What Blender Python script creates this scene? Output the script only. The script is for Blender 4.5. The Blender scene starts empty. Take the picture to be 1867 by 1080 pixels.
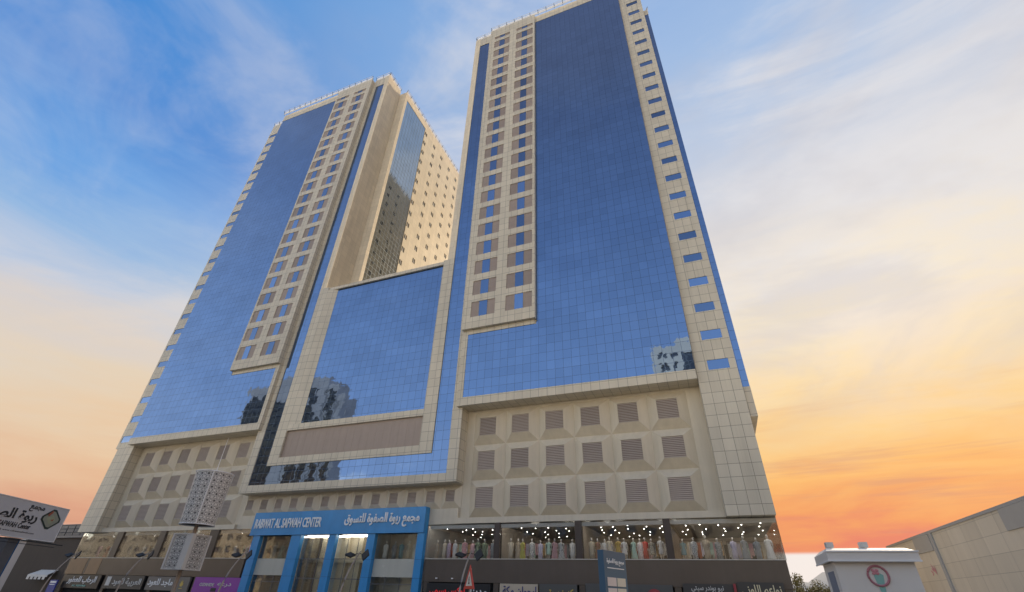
import bpy, math, random
from mathutils import Vector, Matrix
random.seed(7)
SC = bpy.context.scene
COL = SC.collection
R = math.radians

# ------------------------------------------------------------------ camera
YAW, PITCH, ROLL = R(-22.494), R(33.245), R(1.797)
f_ = Vector((math.sin(YAW)*math.cos(PITCH), math.cos(YAW)*math.cos(PITCH), math.sin(PITCH)))
r_ = Vector((math.cos(YAW), -math.sin(YAW), 0)); u_ = r_.cross(f_)
c_, s_ = math.cos(ROLL), math.sin(ROLL)
rr, uu = c_*r_+s_*u_, -s_*r_+c_*u_
cam = bpy.data.cameras.new('camera'); camo = bpy.data.objects.new('camera', cam); COL.objects.link(camo)
cam.sensor_width = 36; cam.lens = 836.5/1867*36; cam.clip_start = .1; cam.clip_end = 12000
camo.matrix_world = Matrix(((rr.x, uu.x, -f_.x, 0), (rr.y, uu.y, -f_.y, 0), (rr.z, uu.z, -f_.z, 2), (0, 0, 0, 1)))
SC.camera = camo

# ------------------------------------------------------------------ node helpers
def lk(nt, a, sock):
    if isinstance(a, bpy.types.NodeSocket): nt.links.new(a, sock)
    elif isinstance(a, (tuple, list)):
        sock.default_value = tuple(a) if len(a) == len(sock.default_value) else tuple(a)+(1,)
    else: sock.default_value = a
def M(nt, op, a, b=None, c=None, clamp=False):
    n = nt.nodes.new('ShaderNodeMath'); n.operation = op; n.use_clamp = clamp
    for i, v in enumerate((a, b, c)):
        if v is not None: lk(nt, v, n.inputs[i])
    return n.outputs[0]
def VM(nt, op, a, b=None, out=0, scale=None):
    n = nt.nodes.new('ShaderNodeVectorMath'); n.operation = op
    lk(nt, a, n.inputs[0])
    if b is not None: lk(nt, b, n.inputs[1])
    if scale is not None: lk(nt, scale, n.inputs['Scale'])
    return n.outputs[out]
def XYZ(nt, x, y, z):
    n = nt.nodes.new('ShaderNodeCombineXYZ')
    for i, v in enumerate((x, y, z)): lk(nt, v, n.inputs[i])
    return n.outputs[0]
def SEP(nt, v):
    n = nt.nodes.new('ShaderNodeSeparateXYZ'); lk(nt, v, n.inputs[0]); return n.outputs
def MIX(nt, fac, a, b, mode='MIX'):
    n = nt.nodes.new('ShaderNodeMix'); n.data_type = 'RGBA'; n.blend_type = mode
    lk(nt, fac, n.inputs[0]); lk(nt, a, n.inputs[6]); lk(nt, b, n.inputs[7]); return n.outputs[2]
def RAMP(nt, fac, stops):
    n = nt.nodes.new('ShaderNodeValToRGB'); lk(nt, fac, n.inputs[0]); cr = n.color_ramp
    while len(cr.elements) > 1: cr.elements.remove(cr.elements[-1])
    cr.elements[0].position = stops[0][0]; cr.elements[0].color = tuple(stops[0][1])+(1,)
    for p, c in stops[1:]:
        e = cr.elements.new(p); e.color = tuple(c)+(1,)
    return n.outputs[0]
def NOISE(nt, vec, scale, detail=3, rough=.55, out=0, dist=0):
    n = nt.nodes.new('ShaderNodeTexNoise'); lk(nt, vec, n.inputs['Vector']); n.inputs['Scale'].default_value = scale
    n.inputs['Detail'].default_value = detail; n.inputs['Roughness'].default_value = rough; n.inputs['Distortion'].default_value = dist
    return n.outputs[out]
def WHITE(nt, vec, out=0):
    n = nt.nodes.new('ShaderNodeTexWhiteNoise'); n.noise_dimensions = '3D'; lk(nt, vec, n.inputs['Vector']); return n.outputs[out]
def SS(nt, v, a, b):
    n = nt.nodes.new('ShaderNodeMapRange'); n.interpolation_type = 'SMOOTHSTEP'
    lk(nt, v, n.inputs[0]); n.inputs[1].default_value = a; n.inputs[2].default_value = b; return n.outputs[0]
def srgb(r, g, b):
    return tuple((c/255/12.92 if c/255 <= .04045 else ((c/255+.055)/1.055)**2.4) for c in (r, g, b))

# ------------------------------------------------------------------ sky
SUN_AZ, SUN_EL = R(22), R(27)
W = bpy.data.worlds.new('World'); SC.world = W; W.use_nodes = True
nt = W.node_tree; nt.nodes.clear()
out = nt.nodes.new('ShaderNodeOutputWorld'); bg = nt.nodes.new('ShaderNodeBackground'); nt.links.new(bg.outputs[0], out.inputs[0])
d = nt.nodes.new('ShaderNodeTexCoord').outputs['Generated']
dn = VM(nt, 'NORMALIZE', d); dx, dy, dz = SEP(nt, dn)
el = M(nt, 'MULTIPLY', M(nt, 'ARCSINE', M(nt, 'MAXIMUM', dz, 0)), 57.2958)
hl = M(nt, 'SQRT', M(nt, 'ADD', M(nt, 'ADD', M(nt, 'MULTIPLY', dx, dx), M(nt, 'MULTIPLY', dy, dy)), 1e-5))
a = M(nt, 'DIVIDE', M(nt, 'ADD', M(nt, 'MULTIPLY', dx, math.sin(R(20))), M(nt, 'MULTIPLY', dy, math.cos(R(20)))), hl)
# wobble the elevation with streaky noise so that the bands are not smooth gradients
proj = XYZ(nt, M(nt, 'DIVIDE', dx, M(nt, 'ADD', dz, .22)), M(nt, 'DIVIDE', dy, M(nt, 'ADD', dz, .22)), M(nt, 'MULTIPLY', dz, 2.2))
st = XYZ(nt, M(nt, 'MULTIPLY', dx, 2.0), M(nt, 'MULTIPLY', dy, 2.0), M(nt, 'MULTIPLY', dz, 11))
nb = NOISE(nt, st, 1.6, 5, .6, dist=.6)
elw = M(nt, 'ADD', el, M(nt, 'MULTIPLY', M(nt, 'SUBTRACT', nb, .5), 9))
e = M(nt, 'DIVIDE', elw, 90)
def stops(l): return [(k/90, srgb(*c)) for k, c in l]
rampR = RAMP(nt, e, stops([(0, (230, 112, 98)), (5, (235, 128, 96)), (7.5, (246, 158, 90)), (11, (254, 187, 104)), (15, (254, 208, 136)), (20, (253, 224, 174)), (26, (250, 233, 202)), (33, (240, 230, 218)), (40, (216, 217, 224)), (48, (190, 205, 229)), (57, (166, 193, 230)), (75, (130, 170, 225))]))
rampL = RAMP(nt, e, stops([(0, (205, 145, 120)), (5, (225, 174, 142)), (8, (232, 194, 160)), (12, (234, 208, 178)), (16, (230, 214, 194)), (20, (220, 212, 208)), (24, (198, 208, 226)), (29, (152, 188, 229)), (34, (112, 166, 228)), (40, (72, 140, 216)), (50, (78, 143, 215)), (62, (100, 158, 221)), (80, (90, 150, 215))]))
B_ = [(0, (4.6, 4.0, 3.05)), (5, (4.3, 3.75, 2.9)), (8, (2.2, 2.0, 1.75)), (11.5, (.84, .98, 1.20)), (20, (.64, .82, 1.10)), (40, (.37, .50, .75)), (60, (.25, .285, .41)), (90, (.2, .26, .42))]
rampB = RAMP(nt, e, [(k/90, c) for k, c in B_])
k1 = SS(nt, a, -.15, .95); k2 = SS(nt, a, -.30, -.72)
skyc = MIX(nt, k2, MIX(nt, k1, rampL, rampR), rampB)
# thin high cloud and long wisps
cl = NOISE(nt, proj, 1.15, 6, .62, dist=.5)
cl2 = NOISE(nt, VM(nt, 'MULTIPLY', proj, (.55, 1.5, 1)), 1.9, 6, .6, dist=.9)
cloud = M(nt, 'MULTIPLY', SS(nt, M(nt, 'ADD', M(nt, 'MULTIPLY', cl, .55), M(nt, 'MULTIPLY', cl2, .45)), .45, .62), SS(nt, el, 6, 24))
ccol = MIX(nt, SS(nt, el, 10, 34), srgb(252, 216, 165), srgb(232, 230, 232))
fac = M(nt, 'MULTIPLY', cloud, M(nt, 'ADD', .26, M(nt, 'MULTIPLY', k1, .52)))
skyc = MIX(nt, M(nt, 'MULTIPLY', fac, M(nt, 'SUBTRACT', 1, M(nt, 'MULTIPLY', k2, .6))), skyc, ccol)
gcl = NOISE(nt, VM(nt, 'ADD', proj, (3.1, 1.7, .4)), 1.3, 5, .6, dist=.6)
skyc = MIX(nt, M(nt, 'MULTIPLY', M(nt, 'MULTIPLY', SS(nt, gcl, .50, .68), SS(nt, el, 10, 22)), M(nt, 'MULTIPLY', k1, .34)), skyc, srgb(196, 192, 198))
# darker bands low in the sunset
band = M(nt, 'MULTIPLY', SS(nt, NOISE(nt, XYZ(nt, M(nt, 'MULTIPLY', dx, 1.4), M(nt, 'MULTIPLY', dy, 1.4), M(nt, 'MULTIPLY', dz, 22)), 2.0, 4, .6), .5, .72), SS(nt, el, 24, 6))
skyc = MIX(nt, M(nt, 'MULTIPLY', M(nt, 'MULTIPLY', band, k1), .5), skyc, srgb(205, 140, 120))
# pale haze lying on the horizon
skyc = MIX(nt, M(nt, 'MULTIPLY', SS(nt, el, 4.4, 4.0), M(nt, 'MULTIPLY', k1, .9)), skyc, (.93, .90, .86, 1))
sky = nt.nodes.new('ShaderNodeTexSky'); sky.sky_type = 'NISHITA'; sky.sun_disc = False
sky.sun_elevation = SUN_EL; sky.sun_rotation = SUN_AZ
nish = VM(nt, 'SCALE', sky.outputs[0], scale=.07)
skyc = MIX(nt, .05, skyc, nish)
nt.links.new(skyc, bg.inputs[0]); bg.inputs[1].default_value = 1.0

# ------------------------------------------------------------------ sun and exposure
sd = Vector((math.sin(SUN_AZ)*math.cos(SUN_EL), math.cos(SUN_AZ)*math.cos(SUN_EL), math.sin(SUN_EL)))
sl = bpy.data.lights.new('sun', 'SUN'); sl.energy = 3.9; sl.angle = R(.5); sl.color = (1, .82, .58)
so = bpy.data.objects.new('sun', sl); COL.objects.link(so); so.rotation_euler = sd.to_track_quat('Z', 'Y').to_euler(); so.location = (60, 150, 160)
SC.view_settings.view_transform = 'Standard'; SC.view_settings.look = 'None'; SC.view_settings.exposure = 0; SC.view_settings.gamma = 1

# ------------------------------------------------------------------ materials
def newmat(name):
    m = bpy.data.materials.new(name); m.use_nodes = True; nt = m.node_tree; nt.nodes.clear()
    o = nt.nodes.new('ShaderNodeOutputMaterial'); p = nt.nodes.new('ShaderNodeBsdfPrincipled'); nt.links.new(p.outputs[0], o.inputs[0])
    return m, nt, p, o
def plain(name, col, rough=.55, metal=0, var=.10, scale=1.5, bump=0, spec=.5, emit=None, streak=0, each=0):
    m, nt, p, o = newmat(name)
    tc = nt.nodes.new('ShaderNodeTexCoord').outputs['Object']
    n = NOISE(nt, tc, scale, 4, .6)
    f = M(nt, 'ADD', 1-var, M(nt, 'MULTIPLY', n, 2*var))
    if each: f = M(nt, 'MULTIPLY', f, M(nt, 'ADD', 1-each, M(nt, 'MULTIPLY', nt.nodes.new('ShaderNodeObjectInfo').outputs['Random'], 2*each)))
    if streak:
        n2 = NOISE(nt, VM(nt, 'MULTIPLY', tc, (1.1, 1.1, .12)), 1.3, 4, .65)
        f = M(nt, 'MULTIPLY', f, M(nt, 'ADD', 1-streak, M(nt, 'MULTIPLY', n2, 2*streak)))
    nt.links.new(VM(nt, 'SCALE', tuple(col), scale=f), p.inputs['Base Color'])
    nt.links.new(M(nt, 'ADD', rough-.08, M(nt, 'MULTIPLY', n, .16)), p.inputs['Roughness'])
    p.inputs['Metallic'].default_value = metal; p.inputs['Specular IOR Level'].default_value = spec
    if bump:
        b = nt.nodes.new('ShaderNodeBump'); b.inputs['Strength'].default_value = bump; b.inputs['Distance'].default_value = .02
        nt.links.new(NOISE(nt, tc, scale*9, 4, .6), b.inputs['Height']); nt.links.new(b.outputs[0], p.inputs['Normal'])
    if emit: p.inputs['Emission Color'].default_value = tuple(emit[0])+(1,); p.inputs['Emission Strength'].default_value = emit[1]
    return m
def grid(nt, pu, pv, lw, ou=0, ov=0):
    """panel cell ids, joint mask and coordinates on a wall facing any way"""
    tc = nt.nodes.new('ShaderNodeTexCoord').outputs['Object']; x, y, z = SEP(nt, tc)
    g = nt.nodes.new('ShaderNodeNewGeometry'); nx, ny, nz = SEP(nt, g.outputs['True Normal'])
    isx = M(nt, 'GREATER_THAN', M(nt, 'ABSOLUTE', nx), .7); isz = M(nt, 'GREATER_THAN', M(nt, 'ABSOLUTE', nz), .7)
    u = M(nt, 'ADD', M(nt, 'MULTIPLY', x, M(nt, 'SUBTRACT', 1, isx)), M(nt, 'MULTIPLY', y, isx))
    v = M(nt, 'ADD', M(nt, 'MULTIPLY', z, M(nt, 'SUBTRACT', 1, isz)), M(nt, 'MULTIPLY', y, isz))
    cu = M(nt, 'ADD', M(nt, 'DIVIDE', u, pu), ou); cv = M(nt, 'ADD', M(nt, 'DIVIDE', v, pv), ov)
    fu, fv = M(nt, 'FRACT', cu), M(nt, 'FRACT', cv)
    du = M(nt, 'MULTIPLY', M(nt, 'MINIMUM', fu, M(nt, 'SUBTRACT', 1, fu)), pu)
    dv = M(nt, 'MULTIPLY', M(nt, 'MINIMUM', fv, M(nt, 'SUBTRACT', 1, fv)), pv)
    line = M(nt, 'LESS_THAN', M(nt, 'MINIMUM', du, dv), lw/2)
    cell = XYZ(nt, M(nt, 'FLOOR', cu), M(nt, 'FLOOR', cv), M(nt, 'MULTIPLY', isx, 7))
    return tc, g, cell, line, u, v
def clad(name, col, pu=1.06, pv=1.215, lw=.045, rough=.42, dark=.42):
    m, nt, p, o = newmat(name)
    tc, g, cell, line, u, v = grid(nt, pu, pv, lw)
    rnd = WHITE(nt, cell)
    st = NOISE(nt, VM(nt, 'MULTIPLY', tc, (.9, .9, .07)), .9, 5, .62)
    bl = NOISE(nt, tc, .12, 3, .5)
    f = M(nt, 'MULTIPLY', M(nt, 'ADD', .93, M(nt, 'MULTIPLY', rnd, .11)), M(nt, 'ADD', .81, M(nt, 'MULTIPLY', st, .34)))
    f = M(nt, 'MULTIPLY', f, M(nt, 'ADD', .94, M(nt, 'MULTIPLY', bl, .12)))
    run = SS(nt, NOISE(nt, VM(nt, 'MULTIPLY', tc, (2.6, 2.6, .05)), 1.0, 4, .7), .56, .74)
    f = M(nt, 'MULTIPLY', f, M(nt, 'SUBTRACT', 1, M(nt, 'MULTIPLY', run, .13)))
    f = M(nt, 'MULTIPLY', f, M(nt, 'SUBTRACT', 1, M(nt, 'MULTIPLY', line, 1-dark)))
    nt.links.new(VM(nt, 'SCALE', col, scale=f), p.inputs['Base Color'])
    p.inputs['Roughness'].default_value = rough; p.inputs['Specular IOR Level'].default_value = .45
    nv = VM(nt, 'ADD', g.outputs['Normal'], VM(nt, 'SCALE', VM(nt, 'SUBTRACT', WHITE(nt, cell, 1), (.5, .5, .5)), scale=.03))
    nt.links.new(VM(nt, 'NORMALIZE', nv), p.inputs['Normal'])
    return m
def mirror_glass(name, tint, pu=1.06, pv=1.215, lw=.06, amp=.006, wav=.008, rooms=False):
    m, nt, p, o = newmat(name)
    tc, g, cell, line, u, v = grid(nt, pu, pv, lw)
    rc = WHITE(nt, cell, 1); rv = WHITE(nt, cell)
    # tone drifts in blocks of panes
    big = NOISE(nt, VM(nt, 'MULTIPLY', cell, (.16, .22, 1)), 1, 3, .6)
    tone = M(nt, 'ADD', .76, M(nt, 'ADD', M(nt, 'MULTIPLY', rv, .08), M(nt, 'MULTIPLY', big, .38)))
    oi = nt.nodes.new('ShaderNodeObjectInfo')
    if rooms: tone = M(nt, 'MULTIPLY', tone, M(nt, 'ADD', .72, M(nt, 'MULTIPLY', oi.outputs['Random'], .5)))
    c = VM(nt, 'SCALE', tint, scale=tone)
    c = MIX(nt, M(nt, 'MULTIPLY', line, .7), c, (.03, .04, .06, 1))
    nt.links.new(c, p.inputs['Base Color']); p.inputs['Metallic'].default_value = 1
    nt.links.new(M(nt, 'ADD', .02, M(nt, 'MULTIPLY', line, .4)), p.inputs['Roughness'])
    w = NOISE(nt, tc, 1.1, 2, .5, out=1)
    nv = VM(nt, 'ADD', g.outputs['Normal'], VM(nt, 'SCALE', VM(nt, 'SUBTRACT', rc, (.5, .5, .5)), scale=amp))
    nv = VM(nt, 'ADD', nv, VM(nt, 'SCALE', VM(nt, 'SUBTRACT', w, (.5, .5, .5)), scale=wav*2))
    nt.links.new(VM(nt, 'NORMALIZE', nv), p.inputs['Normal'])
    return m
def clear_glass(name, tint=(.95, .96, .96), refl=.02):
    m = bpy.data.materials.new(name); m.use_nodes = True; nt = m.node_tree; nt.nodes.clear()
    o = nt.nodes.new('ShaderNodeOutputMaterial'); t = nt.nodes.new('ShaderNodeBsdfTransparent'); t.inputs[0].default_value = tuple(tint)+(1,)
    gl = nt.nodes.new('ShaderNodeBsdfGlossy'); gl.inputs['Roughness'].default_value = .02; gl.inputs[0].default_value = (.9, .93, .95, 1)
    tc = nt.nodes.new('ShaderNodeTexCoord').outputs['Object']
    g = nt.nodes.new('ShaderNodeNewGeometry')
    nv = VM(nt, 'ADD', g.outputs['Normal'], VM(nt, 'SCALE', VM(nt, 'SUBTRACT', NOISE(nt, tc, .8, 2, .5, out=1), (.5, .5, .5)), scale=.02))
    nt.links.new(VM(nt, 'NORMALIZE', nv), gl.inputs['Normal'])
    fr = nt.nodes.new('ShaderNodeFresnel'); fr.inputs[0].default_value = 1.5
    mx = nt.nodes.new('ShaderNodeMixShader'); nt.links.new(M(nt, 'ADD', M(nt, 'MULTIPLY', fr.outputs[0], .8), refl), mx.inputs[0])
    nt.links.new(t.outputs[0], mx.inputs[1]); nt.links.new(gl.outputs[0], mx.inputs[2]); nt.links.new(mx.outputs[0], o.inputs[0])
    return m
def emis(name, col, s):
    m, nt, p, o = newmat(name); p.inputs['Base Color'].default_value = (.8, .8, .8, 1)
    p.inputs['Emission Color'].default_value = tuple(col)+(1,); p.inputs['Emission Strength'].default_value = s; return m
def lattice(name, polar, cell, wt=1.0):
    """white sheet pierced with star rosettes: the holes are see-through"""
    m, nt, p, o = newmat(name)
    tc = nt.nodes.new('ShaderNodeTexCoord').outputs['Object']; x, y, z = SEP(nt, tc)
    if polar: u = M(nt, 'MULTIPLY', M(nt, 'ARCTAN2', y, x), polar)
    else: u = M(nt, 'ADD', x, y)
    cu = M(nt, 'SUBTRACT', M(nt, 'FRACT', M(nt, 'DIVIDE', u, cell)), .5); cv = M(nt, 'SUBTRACT', M(nt, 'FRACT', M(nt, 'DIVIDE', z, cell)), .5)
    rad = M(nt, 'SQRT', M(nt, 'ADD', M(nt, 'MULTIPLY', cu, cu), M(nt, 'MULTIPLY', cv, cv)))
    th = M(nt, 'ARCTAN2', cv, cu); star = M(nt, 'COSINE', M(nt, 'MULTIPLY', th, 8))
    def ring(r0, am, w): return M(nt, 'LESS_THAN', M(nt, 'ABSOLUTE', M(nt, 'SUBTRACT', rad, M(nt, 'ADD', r0, M(nt, 'MULTIPLY', star, am)))), w)
    solid = M(nt, 'MAXIMUM', ring(.40, .10, .06*wt), ring(.22, -.07, .055*wt))
    ray = M(nt, 'LESS_THAN', M(nt, 'MULTIPLY', M(nt, 'ABSOLUTE', M(nt, 'SINE', M(nt, 'MULTIPLY', th, 4))), rad), .10*wt)
    solid = M(nt, 'MAXIMUM', solid, M(nt, 'MULTIPLY', ray, M(nt, 'GREATER_THAN', rad, .26)))
    edge = M(nt, 'GREATER_THAN', M(nt, 'MAXIMUM', M(nt, 'ABSOLUTE', cu), M(nt, 'ABSOLUTE', cv)), .5-.05*wt)
    solid = M(nt, 'MAXIMUM', solid, edge)
    p.inputs['Base Color'].default_value = (.86, .84, .79, 1); p.inputs['Roughness'].default_value = .45
    nt.links.new(solid, p.inputs['Alpha'])
    return m

BEIGE = (.60, .545, .43)
MT = dict(
    clad=clad('beige cladding', BEIGE),
    side=clad('beige side cladding', (.72, .63, .475), 1.5, 1.215, .03, .55, .7),  # lighter than the front: light bounced off the twin is put into the colour
    coffer=plain('smooth beige panel', (.605, .54, .42), .5, 0, .07, .5, streak=.16),
    brown=plain('brown panel', (.30, .24, .20), .45, 0, .10, .7, streak=.14, each=.12),
    louver=plain('louvre blade', (.50, .43, .375), .5, 0, .06, 2, each=.10),
    dark=plain('dark void', (.02, .02, .022), .8),
    glass=mirror_glass('blue mirror glass', (.180, .268, .435), lw=.034),
    sideglass=mirror_glass('grey mirror glass', (.36, .42, .47), 1.06, 1.215, .09, .008, .004),
    pane=mirror_glass('blue window glass', (.180, .268, .435), 40, 40, .0, .008, .004, True),
    shopglass=clear_glass('shop glass'),
    lobbyglass=clear_glass('lobby glass', (.92, .93, .9), .02),
    fascia=plain('brown stone fascia', (.115, .092, .074), .24, 0, .14, .35, streak=.08),
    pillar=plain('dark brown pillar', (.055, .038, .03), .4),
    sill=plain('pale sill', (.62, .58, .5), .5),
    blue=plain('blue composite panel', (.04, .265, .57), .3, 0, .22, .35, streak=.14),
    white=plain('white paint', (.84, .84, .83), .45, 0, .05, 3),
    offwhite=plain('off white', (.62, .60, .56), .55, 0, .08, 1.2, streak=.06),
    rail=plain('white railing', (.88, .88, .88), .4),
    metal=plain('dark metal', (.02, .02, .02), .6),
    steel=plain('weathered steel pole', (.36, .30, .25), .5, .3, .2, 3),
    ceil=plain('ceiling board', (.42, .41, .39), .7, 0, .08, .5),
    room=plain('shop wall', (.66, .58, .48), .7, 0, .25, .35),
    floor=plain('shop floor', (.55, .50, .44), .4),
    light=emis('downlight', (1, .95, .87), 17),
    added_fill=emis('added fill strip', (1, .93, .83), 6),  # glow of the added strip that brightens the shops
    tube=emis('light strip', (1, .93, .85), 4.5),
    lobby=plain('travertine', (.66, .59, .46), .4, 0, .16, .4, streak=.2),
    spandrel=plain('pale spandrel glass', (.50, .49, .42), .25, 0, .10, .4, streak=.1),
    asphalt=plain('asphalt', (.05, .05, .052), .85, 0, .2, .6, .3),
    paving=plain('paving', (.40, .36, .30), .75, 0, .15, .5, .2),
    ground=plain('sandy ground', (.38, .33, .25), .9, 0, .2, .02),
    kerb=plain('kerb', (.42, .41, .39), .8),
    mark=plain('road paint', (.7, .7, .68), .7, 0, .15, 2),
    skin=plain('mannequin', (.62, .58, .54), .4),
    navy=plain('dark blue facade', (.44, .45, .49), .6, 0, .35, .12),
    navyglass=mirror_glass('dark tower glass', (.20, .23, .28), 3.2, 3.6, .5, .03, .01),
    greywall=plain('white render', (.74, .74, .72), .7, 0, .1, .3),
    neigh=plain('dark brown render', (.085, .065, .05), .8, 0, .2, .4, streak=.15),
    black=plain('black sign', (.018, .018, .02), .35),
    charcoal=plain('charcoal sign', (.05, .048, .046), .4),
    greysign=plain('grey sign', (.16, .145, .13), .45),
    greydark=plain('grey board', (.085, .085, .08), .45),
    purple=plain('purple sign', (.27, .05, .34), .4),
    beigesign=plain('beige sign', (.50, .42, .32), .45),
    red=plain('red lettering', (.62, .02, .03), .4, emit=((.8, .03, .03), .25)),
    maroon=plain('maroon', (.32, .04, .05), .45),
    gold=plain('gold lettering', (.62, .45, .10), .4),
    paleyellow=plain('pale gold lettering', (.72, .64, .42), .4),
    inkblue=plain('dark blue lettering', (.03, .035, .16), .4),
    ink=plain('black lettering', (.02, .02, .022), .5),
    greyblue=plain('grey blue pylon', (.06, .13, .20), .4, 0, .1, 1.2),
    board=plain('billboard sheet', (.60, .60, .61), .5, 0, .05, .8),
    deepblue=plain('deep blue paint', (.02, .10, .26), .4, 0, .12, .8),
    postgrey=plain('grey steel', (.12, .125, .14), .45),
    cream=plain('warm stone slab', (.47, .40, .30), .55, 0, .1, .6),
    bandgrey=plain('grey coping', (.42, .42, .41), .6),
    kiosk=plain('kiosk panel', (.78, .74, .68), .55, 0, .06, 1, streak=.06),
    mint=plain('mint', (.26, .52, .46), .5), pink=plain('pink', (.62, .26, .30), .5),
    leaf=plain('leaf', (.20, .185, .075), .7, 0, .35, 2), bark=plain('bark', (.10, .075, .05), .9),
    hill=plain('hazy hill', (.36, .35, .33), .95, 0, .12, .004),
    posterblue=plain('blue poster', (.03, .05, .30), .45),
    amber=plain('tan panel', (.30, .18, .09), .5, 0, .3, .8),
)
MT['wallstone'] = clad('stone wall panels', (.74, .67, .54), 2.6, 1.0, .03, .5, .7)
MT['lat_round'] = lattice('pierced drum', .87, .3417, .9)
MT['lat_flat'] = lattice('pierced panel', 0, .33, .62)

# ------------------------------------------------------------------ geometry helpers
class MB:
    def __init__(s): s.v = []; s.f = []; s.m = []; s.smooth = False
    def quad(s, pts, mi=0):
        b = len(s.v); s.v += [tuple(p) for p in pts]; s.f.append(tuple(range(b, b+len(pts)))); s.m.append(mi); return s
    def box(s, x0, x1, y0, y1, z0, z1, mi=0, xf=None):
        x0, x1 = min(x0, x1), max(x0, x1); y0, y1 = min(y0, y1), max(y0, y1)
        P = [(x, y, z) for z in (z0, z1) for x, y in ((x0, y0), (x1, y0), (x1, y1), (x0, y1))]
        if xf: P = [tuple(xf @ Vector(p)) for p in P]
        b = len(s.v); s.v += P
        for q in ((0, 3, 2, 1), (4, 5, 6, 7), (0, 1, 5, 4), (1, 2, 6, 5), (2, 3, 7, 6), (3, 0, 4, 7)):
            s.f.append(tuple(b+i for i in q)); s.m.append(mi)
        return s
    def tube(s, pts, rad, n=8, mi=0, caps=True):
        pts = [Vector(p) for p in pts]; rads = rad if isinstance(rad, (list, tuple)) else [rad]*len(pts)
        b = len(s.v); ref = Vector((0, 0, 1))
        for i, p in enumerate(pts):
            t = (pts[min(i+1, len(pts)-1)]-pts[max(i-1, 0)]).normalized()
            u = t.cross(ref if abs(t.z) < .95 else Vector((0, 1, 0))).normalized(); w = u.cross(t)
            for k in range(n):
                an = 2*math.pi*k/n; s.v.append(tuple(p+rads[i]*(math.cos(an)*u+math.sin(an)*w)))
        for i in range(len(pts)-1):
            for k in range(n):
                s.f.append((b+i*n+k, b+i*n+(k+1) % n, b+(i+1)*n+(k+1) % n, b+(i+1)*n+k)); s.m.append(mi)
        if caps:
            s.f.append(tuple(b+k for k in range(n))[::-1]); s.m.append(mi); s.f.append(tuple(b+(len(pts)-1)*n+k for k in range(n))); s.m.append(mi)
        return s
    def lathe(s, prof, n=16, mi=0, ey=1, c=(0, 0, 0)):
        b = len(s.v)
        for r, z in prof:
            for k in range(n):
                an = 2*math.pi*k/n; s.v.append((c[0]+r*math.cos(an), c[1]+r*ey*math.sin(an), c[2]+z))
        for i in range(len(prof)-1):
            for k in range(n):
                s.f.append((b+i*n+k, b+i*n+(k+1) % n, b+(i+1)*n+(k+1) % n, b+(i+1)*n+k)); s.m.append(mi)
        s.f.append(tuple(b+k for k in range(n))[::-1]); s.m.append(mi); s.f.append(tuple(b+(len(prof)-1)*n+k for k in range(n))); s.m.append(mi)
        return s
    def holed(s, f, u0, u1, v0, v1, holes, depth, mi=0):
        """wall sheet with openings and their reveals; f(u, v, w) places a point, w runs inwards"""
        us = sorted({u0, u1, *[h[0] for h in holes], *[h[1] for h in holes]}); vs = sorted({v0, v1, *[h[2] for h in holes], *[h[3] for h in holes]})
        for i in range(len(us)-1):
            for j in range(len(vs)-1):
                cu, cv = (us[i]+us[i+1])/2, (vs[j]+vs[j+1])/2
                if any(h[0] < cu < h[1] and h[2] < cv < h[3] for h in holes): continue
                s.quad([f(us[i], vs[j], 0), f(us[i+1], vs[j], 0), f(us[i+1], vs[j+1], 0), f(us[i], vs[j+1], 0)], mi)
        for a, b, c, d in holes:
            for p, q in (((a, c), (b, c)), ((b, c), (b, d)), ((b, d), (a, d)), ((a, d), (a, c))):
                s.quad([f(*p, 0), f(*q, 0), f(*q, depth), f(*p, depth)], mi)
        return s
    def build(s, name, mats, parent=None, loc=None, local=False):
        me = bpy.data.meshes.new(name)
        off = Vector((0, 0, 0))
        if parent is not None and not local: off = wloc(parent)+Vector(loc or (0, 0, 0))
        elif loc is not None and parent is None and not local: off = Vector(loc)
        me.from_pydata([tuple(Vector(v)-off) for v in s.v], [], s.f); me.update()
        mats = mats if isinstance(mats, (list, tuple)) else [mats]
        for m in mats: me.materials.append(m)
        for p, i in zip(me.polygons, s.m): p.material_index = i; p.use_smooth = s.smooth
        o = bpy.data.objects.new(name, me); COL.objects.link(o)
        if parent is not None: o.parent = parent
        if loc is not None: o.location = loc
        return o
def wloc(o):
    v = Vector(o.location)
    while o.parent is not None: o = o.parent; v += Vector(o.location)
    return v
def tag(o, label=None, cat=None, group=None, kind=None):
    if label: o['label'] = label
    if cat: o['category'] = cat
    if group: o['group'] = group
    if kind: o['kind'] = kind
    return o
def empty(name, loc, label, cat, group=None, rz=0):
    o = bpy.data.objects.new(name, None); COL.objects.link(o); o.location = loc; o.rotation_euler = (0, 0, rz)
    return tag(o, label, cat, group)
def copy_under(o, parent, loc):
    c = o.copy(); COL.objects.link(c); c.parent = parent; c.location = loc
    for ch in [k for k in bpy.data.objects if k.parent == o]:
        g = ch.copy(); COL.objects.link(g); g.parent = c
    return c

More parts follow.
